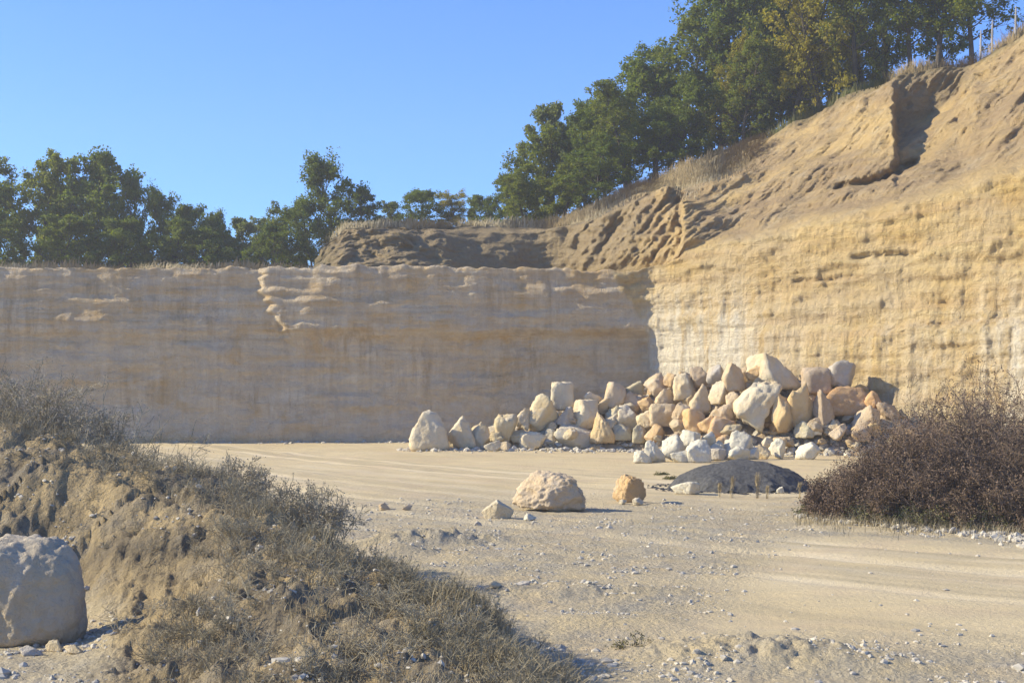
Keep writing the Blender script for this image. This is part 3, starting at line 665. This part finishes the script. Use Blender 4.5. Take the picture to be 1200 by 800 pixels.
def branch(start, dirv, length, r0, depth, r, segs, tips, up=.15, nsub=(4, 6), spread=.7, shrink=.55, wob=.18, steps=4):
    p = np.array(start, float); d = np.array(dirv, float); d /= np.linalg.norm(d); L = length/steps
    pts = [p.copy()]
    for i in range(steps):
        d = d+r.normal(0, wob, 3)+np.array([0, 0, up]); d /= np.linalg.norm(d)
        q = p+d*L; ra = r0*(1-.75*i/steps); rb = r0*(1-.75*(i+1)/steps)
        segs.append((p.copy(), q.copy(), ra, rb)); p = q; pts.append(p.copy())
    tips.append((p.copy(), depth))
    if depth > 0:
        for _ in range(r.integers(*nsub)):
            t = r.uniform(.25, 1.); idx = min(int(t*steps), steps-1); s0 = pts[idx]+(pts[idx+1]-pts[idx])*(t*steps-idx)
            sd = d*.7+r.normal(0, spread, 3); branch(s0, sd, length*shrink*r.uniform(.7, 1.2), r0*.45*(1-.4*t), depth-1, r, segs, tips, up, nsub, spread, shrink, wob, max(2, steps-1))
def leaves(centres, radii, per, size, r, flat=.8):
    n = len(centres)*per
    c = np.repeat(np.asarray(centres), per, 0); rad = np.repeat(np.asarray(radii), per)
    o = r.normal(size=(n, 3)); o /= np.linalg.norm(o, axis=1)[:, None]; o *= (r.uniform(0, 1, n)**.5)[:, None]*rad[:, None]; o[:, 2] *= flat
    c = c+o
    a_ = r.normal(size=(n, 3)); a_ /= np.linalg.norm(a_, axis=1)[:, None]
    b_ = np.cross(a_, r.normal(size=(n, 3))); b_ /= np.linalg.norm(b_, axis=1)[:, None]
    s_ = (size*r.uniform(.6, 1.3, n))[:, None]
    V = np.stack([c-a_*s_, c-b_*s_*.6, c+a_*s_, c+b_*s_*.6], 1)
    return V.reshape(-1, 3), (np.arange(n)*4)[:, None]+np.arange(4)[None]

def tree_meshes(seed, Ht, crown_w, base_f, shape='round', per=120, nclump=1.0, size=.085, lean=0., fill=.06):
    r = np.random.default_rng(seed); segs, tips = [], []
    p = np.array([0., 0, -.3]); d = np.array([lean, 0, 1.]); n = 14; tr = .028*Ht*.62; spine = []
    for i in range(n):
        d = d+r.normal(0, .05, 3); d[2] = 1; q = p+d/np.linalg.norm(d)*(Ht*.95)/n
        segs.append((p.copy(), q.copy(), tr*(1-.85*i/n), tr*(1-.85*(i+1)/n))); p = q; spine.append(p.copy())
    nl = int(26*nclump)
    for i in range(nl):
        f = base_f+(1-base_f)*(i+.5)/nl; j = min(int(f*n), n-1); s0 = spine[j]
        rel = (f-base_f)/(1-base_f)
        if shape == 'cone': wd = 1.05-rel*.72
        elif shape == 'tall': wd = .55+.45*math.sin(math.pi*min(1, rel*.9+.12))
        else: wd = math.sin(math.pi*min(1., rel*.74+.24))**.6
        th = i*2.4+r.uniform(-.5, .5); up_ = .25+rel*.7
        L = crown_w/2*wd*r.uniform(.72, 1.18)
        branch(s0, (math.cos(th), math.sin(th), up_), L, tr*.34*(1-.6*f), 2, r, segs, tips, .10, (3, 5), .6, .5, .16, 4)
    tips.append((spine[-1], 0))
    tips += [((s_[0]+s_[1])*.5+r.normal(0, .12, 3), 0) for s_ in segs[n:] if r.uniform() < fill and s_[0][2] > base_f*Ht*.6]
    C = np.array([t[0] for t in tips]); keep = r.uniform(0, 1, len(C)) > .05; C = C[keep]
    rad = r.uniform(.16, .38, len(C))*crown_w/4.2
    V, Fc = leaves(C, rad, max(6, int(per*26/max(1, len(C))*5.)), size, r, 1.0)
    tv, tf = tubes([s[0] for s in segs], [s[1] for s in segs], [max(s[2], .012) for s in segs], [max(s[3], .008) for s in segs], 6)
    return (tv, tf), (V, Fc)
KIND = {}
def kind(key, leaf, bark='bark', **kw):
    (tv, tf), (lv, lf) = tree_meshes(**kw)
    KIND[key] = (mesh('trunk', tv, tf, M[bark]), mesh('crown', lv, lf, M[leaf], False), kw['Ht'], kw['crown_w'])
kind('oak', 'leaf_dark', seed=1, Ht=8, crown_w=4.6, base_f=.18, per=120)
kind('oak_b', 'leaf_dark', seed=2, Ht=8, crown_w=4.2, base_f=.22, per=110)
kind('oak_c', 'leaf_mid', seed=3, Ht=8, crown_w=4.4, base_f=.12, per=120)
kind('tall', 'leaf_mid', seed=4, Ht=10, crown_w=4.0, base_f=.2, shape='tall', per=90, nclump=1.3)
kind('tall_b', 'leaf_dark', seed=5, Ht=10, crown_w=4.2, base_f=.26, shape='tall', per=80, nclump=1.3)
kind('yellow', 'leaf_yel', seed=6, Ht=10, crown_w=4.2, base_f=.16, shape='tall', per=90, nclump=1.3)
kind('cone', 'leaf_dark', seed=8, Ht=8, crown_w=5.4, base_f=.08, shape='cone', per=110, nclump=1.2)
kind('pale', 'leaf_pale', 'pale_bark', seed=9, Ht=6, crown_w=3.4, base_f=.1, per=90, nclump=.9)
kind('sparse', 'leaf_mid', seed=10, Ht=10, crown_w=4.4, base_f=.36, shape='tall', per=60, nclump=1.1)
def tree(key, px, ytop, D, wpx, zb, label, group, rot):
    tm, cm, Ht, cw = KIND[key]; h = (float(wz(ytop, D))-zb)*1.05
    s_ = h/Ht*1.0; sw = wpx*D/F/cw*1.32
    e = link('tree', None, (float(wx(px, D)), D, zb), rot=(0, 0, rot), sc=(sw, sw, s_)); tag(e, label, 'tree', group)
    link('trunk', tm, parent=e); link('crown', cm, parent=e)
G1 = 'trees beyond the shaded quarry wall'; G2 = 'trees along the top of the sunlit slope'
LEFT = [
 ('oak_c', -30, 200, 80, 95, 'tree cut by the left edge of the photo, beyond the wall'),
 ('oak_c', 34, 183, 79, 88, 'tall tree with sky gaps, first full crown from the left edge'),
 ('oak', 100, 189, 80, 92, 'tall broad dark tree, second full crown from the left edge'),
 ('oak_b', 72, 212, 86, 70, 'shorter dark tree between the two tall leftmost crowns'),
 ('oak_b', 140, 214, 84, 70, 'dark tree on the right shoulder of the tall broad tree'),
 ('oak', 156, 215, 80, 50, 'narrow knobbly topped tree in the descending left row'),
 ('cone', 188, 224, 81, 62, 'pointed dark tree in the middle of the descending left row'),
 ('oak_b', 222, 238, 82, 52, 'loose crowned tree, next right of the pointed dark tree'),
 ('cone', 248, 252, 83, 46, 'small pointed tree at the low end of the descending row'),
 ('oak', 205, 262, 78, 70, 'low dense tree filling beneath the descending left row'),
 ('oak_c', 268, 258, 82, 52, 'small round tree joining the descending row to the yellowish low tree'),
 ('pale', 286, 260, 84, 62, 'yellowish green low tree right of the descending row'),
 ('pale', 312, 262, 86, 48, 'small pale green tree in the lowest part of the skyline'),
 ('oak_c', 345, 243, 80, 56, 'mid green tree at the left foot of the tall cone tree'),
 ('cone', 395, 187, 78, 92, 'tall cone shaped tree standing behind the rubble mound'),
 ('oak', 368, 238, 77, 56, 'bushy tree against the left side of the tall cone tree'),
 ('oak_b', 425, 222, 79, 46, 'dark tree against the right side of the tall cone tree'),
 ('pale', 455, 238, 84, 46, 'pale thin tree right of the tall cone tree'),
 ('oak_b', 480, 262, 84, 60, 'low dark scrubby tree between pale thin tree and round dome tree'),
 ('oak', 508, 225, 82, 62, 'round dome shaped dark tree above the second terrace'),
 ('yellow', 548, 229, 82, 44, 'yellow tinged tree right of the round dome tree'),
 ('oak', 592, 205, 80, 52, 'dark tree with loose top before the slope trees begin'),
 ('oak_b', 572, 226, 84, 46, 'small dark tree between yellow tinged tree and slope trees'),
 ('oak', 5, 250, 76, 80, 'low dense tree at the left edge beneath taller crowns'),
 ('oak_b', 65, 255, 76, 80, 'low dense tree beneath the two tall leftmost crowns'),
 ('oak', 130, 258, 76, 80, 'low dense tree beneath the broad dark tree'),
 ('oak_b', 256, 268, 77, 70, 'low dark thicket tree beneath the yellowish low tree'),
 ('oak', 328, 268, 77, 66, 'low dark thicket tree left of the rubble mound'),
]
for i, (kk, px, yt, D, w, lb) in enumerate(LEFT):
    zb = 6.6 if px < 365 else min(9.6, 7+(px-365)*.04)
    tree(kk, px, yt+4, D, w*.84, zb, lb, G1, i*1.7)
RIGHT = [
 ('oak_c', 622, 165, 76, 66, 'leaf dappled tree, lowest of the row climbing the slope'),
 ('pale', 645, 142, 77, 60, 'yellow green tree near the low end of the slope row'),
 ('oak', 682, 134, 76, 66, 'round dark tree after the yellow green one on the slope'),
 ('oak_b', 712, 140, 74, 60, 'squat dark tree just right of the round dark slope tree'),
 ('oak', 738, 96, 76, 78, 'broad dark tree in the lower middle of the slope row'),
 ('tall_b', 770, 70, 76, 74, 'tall dark tree stepping up the slope skyline'),
 ('tall', 798, 38, 76, 72, 'tall green tree whose top nears the frame top, left of the trunks'),
 ('tall_b', 830, 8, 75, 76, 'tall dark tree reaching the top edge of the photo, leftmost such'),
 ('yellow', 838, 60, 72, 46, 'thin yellow leaved tree with pale trunk on the grassy bank'),
 ('tall_b', 862, -30, 75, 80, 'tall dark tree directly right of the leftmost frame cutting one'),
 ('tall', 892, -50, 74, 80, 'dense green tree above the grassy shoulder of the slope'),
 ('yellow', 925, -60, 71, 70, 'bright yellow green tree, first of the yellow pair on top'),
 ('tall_b', 905, -20, 78, 70, 'dark tree behind the first yellow green tree'),
 ('yellow', 965, -60, 70, 78, 'broad yellow tree, second of the yellow pair on top'),
 ('tall', 950, -20, 76, 70, 'green tree standing behind the yellow pair'),
 ('sparse', 1002, -70, 69, 80, 'open crowned tree with bare straight trunk beside the yellow tree'),
 ('yellow', 1018, -40, 74, 60, 'yellowish tree behind the bare straight trunk'),
 ('tall_b', 1040, -60, 72, 70, 'dark tree behind the spur crest'),
 ('sparse', 1066, -60, 68, 76, 'thin trunked tree above the shaded notch, left of the thick one'),
 ('sparse', 1097, -90, 67, 90, 'thick trunked forked tree standing above the shaded notch'),
 ('tall', 1110, -40, 72, 60, 'green tree behind the thick trunked forked tree'),
 ('sparse', 1138, -60, 67, 84, 'last large tree before open sky at the top right'),
 ('oak', 700, 175, 71, 60, 'low bushy tree at the grass edge under the round dark slope tree'),
 ('oak_b', 765, 130, 72, 70, 'low dense tree at grass edge under the stepping dark tree'),
 ('oak_c', 655, 200, 73, 60, 'low bushy tree at the foot of the yellow green slope tree'),
 ('oak', 800, 110, 72.5, 60, 'low dense tree under the tall green tree left of the trunks'),
 ('oak_c', 620, 215, 74, 50, 'small bushy tree where the slope row meets the terrace'),
 ('oak_c', 838, 105, 73.5, 66, 'low bushy tree behind the thin yellow tree with pale trunk'),
 ('oak', 885, 90, 73, 66, 'dark undergrowth tree right of the thin yellow tree'),
 ('oak_c', 925, 72, 73, 70, 'low green tree beneath the first yellow green tree'),
 ('oak', 965, 58, 72.5, 66, 'low dark tree beneath the broad yellow tree'),
 ('oak_c', 1008, 40, 76, 70, 'green undergrowth tree behind the open crowned tree'),
 ('tall', 735, 112, 72.5, 56, 'mid green tree in front of the broad dark slope tree'),
 ('tall', 870, 60, 71, 50, 'short green tree at grass edge below the dense green tree'),
]
for i, (kk, px, yt, D, w, lb) in enumerate(RIGHT):
    j = int(np.argmin(np.abs(cp-px))); jj = int(np.argmin(np.abs(Yn[:, j]-D)+1e3*(Tm[:, j] < 6.9)))
    tree(kk, px, yt-6, D, w, float(Zn[jj, j])-.25, lb, G2, i*2.1+.4)

def grass_mesh(pts, hts, r, lean=.25, width=.012, seg=3, head=0.):
    n = len(pts); pts = np.asarray(pts); hts = np.asarray(hts)
    th = r.uniform(0, 6.28, n); ld = np.stack([np.cos(th), np.sin(th), 0*th], -1)*(r.normal(0, lean, n))[:, None]+np.array([.08, 0, 0])
    side = np.stack([-np.sin(th), np.cos(th), 0*th], -1); vs = []
    for i in range(seg+1):
        t = i/seg; c = pts+np.array([0, 0, 1.])*hts[:, None]*t*(1-.15*t*t)+ld*hts[:, None]*t*t
        w = width*(1-t*.85)*np.ones(n)
        if head: w = np.where(t > .6, width*head*(1.05-t)*2.5, w)
        vs += [c-side*w[:, None], c+side*w[:, None]]
    V = np.stack(vs, 1); f = []
    for i in range(seg): f.append([2*i, 2*i+1, 2*i+3, 2*i+2])
    Fa = np.array(f)[None]+(np.arange(n)*2*(seg+1))[:, None, None]
    return V.reshape(-1, 3), Fa.reshape(-1, 4)
def grass(name, pts, hts, mat, seed, label, **kw):
    r = np.random.default_rng(seed); v, f = grass_mesh(pts, hts, r, **kw)
    return tag(link(name, mesh(name, v, f, mat, False)), label, 'grass', kind='stuff')
# dry grass and weeds on the bank
r = np.random.default_rng(31)
n = 90000; px = r.uniform(-90, 720, n); D = np.exp(r.uniform(math.log(8.5), math.log(22), n)); x = wx(px, D)
z, g_, b_ = H(x, D, True); dd, zc, wl, wr, sg = ridge(x, D)
cr = np.exp(-(np.where(sg > 0, dd/1.0, dd/.55))**2)
far = (sg > 0)*b_*.8
pat = sst(-.15, .35, fbm(x*1.3, D*1.3, 6, 4))
pr = np.clip((cr*.8+far)*(.15+.85*pat)*sst(500, 380, px+0*D)+sst(380, 500, px)*far*.8+.5*pat*b_*(.35+.65*sst(150, 250, px)), 0, 1)*sst(.05, .3, b_)
face = (sg < 0)*(dd > .7)*(px < 170); pr = np.where(face, pr*.25, pr)
m = r.uniform(0, 1, n) < pr*.7
P_ = np.stack([x, D, z], -1)[m]; hq = r.uniform(.04, .17, m.sum())*(1+.7*cr[m]*pat[m])
sel = r.uniform(0, 1, len(P_))
grass('dry_grass', P_[sel < .3], hq[sel < .3], M['straw'], 32, 'straw coloured dry grass on the earth bank', width=.0028, lean=.5)
grass('dull_grass', P_[sel >= .3], hq[sel >= .3]*1.1, M['straw_dull'], 33, 'dull brown withered weeds on the earth bank', width=.0032, lean=.55)
def scrub(name, n, pxr, Dr, dens, hts, mat, seed, label):
    r = np.random.default_rng(seed); segs, tips = [], []
    protos = []
    for q in range(8):
        segs, tips = [], []
        for _ in range(7): branch((r.normal(0, .12), r.normal(0, .12), -.05), (r.normal(0, .5), r.normal(0, .5), 1), 1, .035, 1, r, segs, tips, .06, (5, 9), .8, .5, .16, 3)
        protos.append(np.array([[*a, *b, c, d] for a, b, c, d in segs]))
    px = r.uniform(*pxr, n); D = np.exp(r.uniform(math.log(Dr[0]), math.log(Dr[1]), n)); x = wx(px, D); z = H(x, D); m = r.uniform(0, 1, n) < dens(px, D, x)
    A = []
    for xx, yy, zz in zip(x[m], D[m], z[m]):
        p = protos[r.integers(8)].copy(); th = r.uniform(0, 6.28); c, s_ = math.cos(th), math.sin(th); h = r.uniform(*hts)
        for o in (0, 3):
            X_, Y_ = p[:, o]*c-p[:, o+1]*s_, p[:, o]*s_+p[:, o+1]*c; p[:, o], p[:, o+1], p[:, o+2] = X_*h*1.2+xx, Y_*h*1.2+yy, p[:, o+2]*h+zz
        p[:, 6:] = np.maximum(p[:, 6:]*h*.5, .0018); A.append(p)
    A = np.concatenate(A); v, f = tubes(A[:, :3], A[:, 3:6], A[:, 6], A[:, 7], 3)
    return tag(link(name, mesh(name, v, f, mat, False)), label, 'scrub', kind='stuff')
def dens_a(px, D, x):
    z, g_, b_ = H(x, D, True); dd, zc, wl, wr, sg = ridge(x, D); pt = sst(-.25, .3, fbm(x*.9, D*.9, 16, 4))
    near = np.exp(-(dd/np.where(sg > 0, .8, .6))**2)
    return np.clip(near*.8+.75*pt*b_*np.where((sg < 0) & (px < 170), .12, 1), 0, 1)*sst(.1, .4, b_)
scrub('bank_scrub', 2600, (-80, 720), (8.6, 22), dens_a, (.07, .2), M['twig_grey'], 35, 'grey brown withered scrub matting the earth bank')
scrub('brown_scrub', 1500, (-80, 760), (8.6, 22), dens_a, (.08, .24), M['straw_dull'], 36, 'dull brown low scrub along the bank crest')
# weeds along the crest of the sunlit slope and on the wall tops
def crest_grass(pxa, pxb, t0, t1, n, h, seed, name, label, mat, width=.03):
    r = np.random.default_rng(seed); px = r.uniform(pxa, pxb, n); t = r.uniform(t0, t1, n)
    j = np.clip(np.searchsorted(cp, px), 0, len(cp)-1); i = np.clip(np.searchsorted(Tm[:, 0], t), 0, Tm.shape[0]-1)
    P = np.stack([Xn[i, j], Yn[i, j], Zn[i, j]-.03], -1)+r.normal(0, .12, (n, 3))*np.array([1, 1, 0])
    return grass(name, P, r.uniform(.3, 1., n)*h*(1+.6*fbm(P[:, 0]*.9, P[:, 1]*.9, 1, 3)), mat, seed, label, width=width, lean=.35)
crest_grass(640, 905, 6.35, 7.5, 9000, .55, 41, 'slope_grass', 'tall dry grass along the shoulder below the slope trees', M['brown_weeds'], .018)
crest_grass(660, 905, 6.0, 7.3, 2200, .42, 46, 'straw_grass', 'paler straw tufts along the shoulder below the slope trees', M['straw_dull'], .018)
crest_grass(1040, 1290, 6.98, 7.6, 3800, .7, 42, 'crest_grass', 'brown dry grass on the crest at top right', M['brown_weeds'], .018)
crest_grass(-100, 365, 4.02, 5.2, 5000, .4, 43, 'rim_grass', 'short withered grass on the rim of the shaded wall', M['straw_dull'])
crest_grass(380, 680, 6.6, 7.6, 4500, .5, 44, 'terrace_grass', 'dry grass on top of the second terrace', M['straw_dull'])
crest_grass(900, 1050, 6.95, 7.5, 1200, .6, 45, 'spur_grass', 'dark low weeds behind the spur crest', M['green'])

# shrubs
def shrub(name, seed, x, y, zb, w, h, nstem, mat, label, cat='shrub', group=None, depth=2, r0=.012, leafmat=None, lsz=.018, sub=(4, 7), fill=True, up=.05, spread=.55):
    r = np.random.default_rng(seed); segs, tips = [], []
    for i in range(nstem):
        th = r.uniform(0, 6.28); q = r.uniform(0, 1)**.5; bx, by = math.cos(th)*q*w*.36, math.sin(th)*q*w*.30
        hh_ = h*math.sqrt(max(.08, 1-(q*.95)**2))*r.uniform(.65, 1.0)
        branch((bx, by, -.05), (math.cos(th)*q*.55+r.normal(0, .2), math.sin(th)*q*.5+r.normal(0, .2), 1), hh_*.82, r0*r.uniform(.7, 1.3), depth, r, segs, tips, up, sub, spread, .42, .12, 4)
    v, f = tubes([s_[0] for s_ in segs], [s_[1] for s_ in segs], [max(s_[2], .0035) for s_ in segs], [max(s_[3], .0028) for s_ in segs], 3)
    if leafmat is None:
        o = link(name, mesh(name, v, f, mat, False), (x, y, zb)); return tag(o, label, cat, group)
    e = link(name, None, (x, y, zb)); tag(e, label, cat, group)
    link('stems', mesh('stems', v, f, mat, False), parent=e)
    C = [t[0] for t in tips]; lv, lf = leaves(C, [.06]*len(C), 3, lsz, r); link('leaves', mesh('leaves', lv, lf, leafmat, False), parent=e)
    return e
GS = 'dead shrubs at the right edge'
def at(px, D): return float(wx(px, D)), D, hz(float(wx(px, D)), D)
for i, (px, D, w, h, ns, lb) in enumerate([
    (1150, 25.6, 3.9, 2.75, 230, 'largest dead brown shrub, tallest twiggy mass at right edge'),
    (1262, 25.0, 3.3, 2.85, 130, 'dead brown shrub running out of the photo at the right edge'),
    (1075, 25.4, 3.0, 2.15, 170, 'middle dead shrub sloping down left of the tallest one'),
    (1010, 25.9, 2.4, 1.15, 120, 'lower greyish dead shrub near the boulder heap right foot'),
    (1190, 24.3, 3.0, 2.1, 130, 'dark bristly dead shrub in front of the tallest one')]):
    x, y, z = at(px, D); shrub('dead_shrub', 60+i, x, y, z, w, h, ns, M['twig'], lb, group=GS, leafmat=M['deadleaf'], depth=2, r0=.009, sub=(6, 10), spread=.8, up=.03)
for i, (px, D, w, h, lb) in enumerate([
    (965, 26.2, 1.3, .42, 'low brownish green weed clump at the left tip of the shrubs'),
    (1035, 24.9, 1.6, .62, 'green weed clump at the foot of the middle dead shrub'),
    (1095, 24.3, 1.4, .6, 'olive weed clump below the tallest dead shrub'),
    (1160, 23.8, 1.5, .6, 'dark green weed clump at the right end of the verge')]):
    x, y, z = at(px, D); shrub('weed_clump', 70+i, x, y, z, w, h, 110, M['twig_grey'], lb, cat='weeds', group='weed clumps along the stony verge', depth=1, r0=.006, leafmat=M['green'], sub=(4, 7))
r = np.random.default_rng(77); n = 4200; px = 930+330*r.uniform(0, 1, n)**.8; yy = 25.3-(px-950)*.0065+r.normal(0, .7, n)+.5*fbm(px*.03, 0, 0, 3); x = wx(px, yy)
grass('verge_grass', np.stack([x, yy, H(x, yy)], -1), r.uniform(.04, .26, n), M['straw_dull'], 78, 'withered grass under the dead shrubs', width=.005, lean=.5)
# twiggy shrubs on the left bank
GL = 'grey leafless shrubs on the left bank'
for i, (px, D, w, h, ns, dep, lb) in enumerate([
    (-40, 20.4, 2.4, 1.35, 80, 2, 'grey twiggy shrub at the left edge on top of the bank'),
    (25, 19.9, 1.9, 1.25, 70, 2, 'grey twiggy shrub, next right of the left edge one'),
    (90, 19.6, 1.6, 1.0, 60, 2, 'lower grey shrub between the edge shrubs and the tall sapling'),
    (160, 19.2, 1.3, 1.75, 26, 2, 'tall wispy bare sapling rising from the bank'),
    (205, 18.9, 1.2, .75, 40, 2, 'small brown shrub right of the tall wispy sapling'),
    (262, 18.1, 1.4, .72, 50, 2, 'bristly shrub where the bank starts to drop'),
    (318, 17.4, 1.3, .80, 50, 2, 'reddish bristly shrub half way down the bank crest'),
    (365, 16.6, 1.2, .78, 50, 2, 'dense bristly shrub above the start of the dark grass'),
    (405, 15.8, 1.1, .62, 44, 2, 'last bristly shrub down the bank crest'),
    (450, 14.7, .9, .45, 34, 2, 'low tuft of bare twigs below the bristly shrubs'),
    (745, 13.1, .42, .20, 14, 1, 'tiny leafy tuft on the gravel at the bottom centre')]):
    x, y, z = at(px, D); shrub('bare_shrub', 80+i, x, y, z, w, h, ns, M['twig_grey'], lb, group=GL, depth=dep, r0=.006 if i != 3 else .008, sub=(4, 7), spread=.6, leafmat=M['deadleaf_grey'] if i < 10 else M['green'], lsz=.011)
# weeds before the gravel heap: feathery dry seed heads
for i, (px, D, h, lb) in enumerate([(887, 30.2, .62, 'tallest pale feathery seed head in front of the dark gravel heap'), (899, 30.0, .32, 'short leaning dry weed right of the tallest seed head'),
                                    (858, 30.5, .52, 'thin dry weed left of the tallest seed head'), (843, 30.7, .34, 'shortest thin weed at left in front of gravel heap'), (937, 30.0, .36, 'pale dry weed at the right end of the gravel heap')]):
    x, y, z = at(px, D); r = np.random.default_rng(90+i); nn = 60
    pts = np.stack([r.normal(0, .02, nn), r.normal(0, .02, nn), np.where(np.arange(nn) < 9, 0, r.uniform(h*.35, h*.72, nn))], -1)
    v, f = grass_mesh(pts, (h-pts[:, 2])*r.uniform(.5, 1.05, nn), r, lean=.22, width=.005)
    tag(link('dry_weed', mesh('dry_weed', v, f, M['straw'], False), (x, y, z)), lb, 'dry weed', 'dry weeds in front of the dark gravel heap')
for i, (px, D, lb) in enumerate([(775, 37.5, 'small green tuft on the track left of the gravel heap'), (787, 35.8, 'flat green tuft touching the left end of the gravel heap')]):
    x, y, z = at(px, D); shrub('grass_tuft', 95+i, x, y, z, .55, .14, 40, M['green'], lb, cat='tuft', group='green tufts beside the gravel heap', depth=1, r0=.006, leafmat=M['green'])
# shrubs on the top right crest and fence posts
x, y, z = cliff_at(1196, 7.0); shrub('bare_shrub', 120, x+.5, y+1.5, z, 2.0, 1.0, 60, M['twig'], 'low brown shrub on the crest at the top right corner', r0=.012)
for px, y0, y1, lb in ((1149, 36, 60, 'lowest of three pale fence posts, beside the last tree trunk'), (1162.5, 24, 56, 'middle pale fence post of three on the top right crest'), (1190, 8, 42, 'tallest pale fence post, nearest the top right corner')):
    x, y, z = cliff_at(px, 7.0); D = y+.6; x = float(wx(px, D)); zt = float(wz(y0, D)); hgt = zt-z+.3
    bmp = bmesh.new(); nr = 8; prev = None
    for q in range(6):
        t = q/5; rad = .045*(1-.15*t)*(0.55 if q == 5 else 1); zq = hgt*(t if q < 5 else 1.0)
        ring = [bmp.verts.new((rad*math.cos(2*math.pi*s_/nr)*(1+.06*math.sin(s_*3+q))+.02*t*t, rad*math.sin(2*math.pi*s_/nr), zq+(0.02 if q == 5 else 0))) for s_ in range(nr)]
        if prev:
            for s_ in range(nr): bmp.faces.new((prev[s_], prev[(s_+1) % nr], ring[(s_+1) % nr], ring[s_]))
        prev = ring
    bmp.faces.new(prev); me = bpy.data.meshes.new('fence_post'); bmp.to_mesh(me); bmp.free(); me.materials.append(M['post'])
    tag(link('fence_post', me, (x, D, z-.3)), lb, 'fence post', 'fence posts on the crest')

# ------------------------------------------------------------------ haze
HAZE = .0012
if HAZE:
    bm = bmesh.new(); bmesh.ops.create_cube(bm, size=1); me = bpy.data.meshes.new('haze'); bm.to_mesh(me); bm.free()
    mt = bpy.data.materials.new('dusty_air'); mt.use_nodes = True; t = mt.node_tree; t.nodes.remove(t.nodes['Principled BSDF'])
    pv = t.nodes.new('ShaderNodeVolumePrincipled'); pv.inputs['Color'].default_value = (.95, .94, .92, 1); pv.inputs['Density'].default_value = HAZE; pv.inputs['Anisotropy'].default_value = .2
    t.links.new(pv.outputs[0], t.nodes['Material Output'].inputs['Volume']); me.materials.append(mt)
    o = link('haze', me, (0, 0, 15.5), sc=(340, 340, 34)); tag(o, kind='stuff')

# ------------------------------------------------------------------ light, sky, camera
w = bpy.data.worlds.new('World'); scene.world = w; w.use_nodes = True; t = w.node_tree
sky = t.nodes.new('ShaderNodeTexSky'); sky.sky_type = 'NISHITA'; sky.sun_disc = False
sky.sun_elevation = EL; sky.sun_rotation = math.atan2(SUN.x, SUN.y); sky.air_density = 1.0; sky.dust_density = .05; sky.ozone_density = 3.0
bg = t.nodes['Background']; bg.inputs['Strength'].default_value = .15
tint = t.nodes.new('ShaderNodeMix'); tint.data_type = 'RGBA'; tint.blend_type = 'MULTIPLY'; tint.inputs[0].default_value = 1; tint.inputs[7].default_value = (.38, .565, .93, 1)
t.links.new(sky.outputs[0], tint.inputs[6]); t.links.new(tint.outputs[2], bg.inputs[0])
L = bpy.data.lights.new('sun', 'SUN'); L.energy = 4.3; L.angle = R(.5); L.color = (1, .905, .69)
lo = bpy.data.objects.new('sun', L); COL.objects.link(lo); lo.rotation_euler = SUN.to_track_quat('Z', 'Y').to_euler()
cam = bpy.data.cameras.new('camera'); cam.sensor_width = 36; cam.lens = F/1200*36; cam.shift_y = (HY-400)/1200; cam.clip_end = 3000; cam.clip_start = .1
co = bpy.data.objects.new('camera', cam); COL.objects.link(co); co.location = (0, 0, CZ); co.rotation_euler = (R(90), 0, 0); scene.camera = co
vs = scene.view_settings; vs.view_transform = 'Standard'; vs.look = 'None'; vs.exposure = .85; vs.gamma = 1
scene.cycles.max_bounces = 6; scene.cycles.volume_bounces = 0; scene.cycles.use_denoising = True
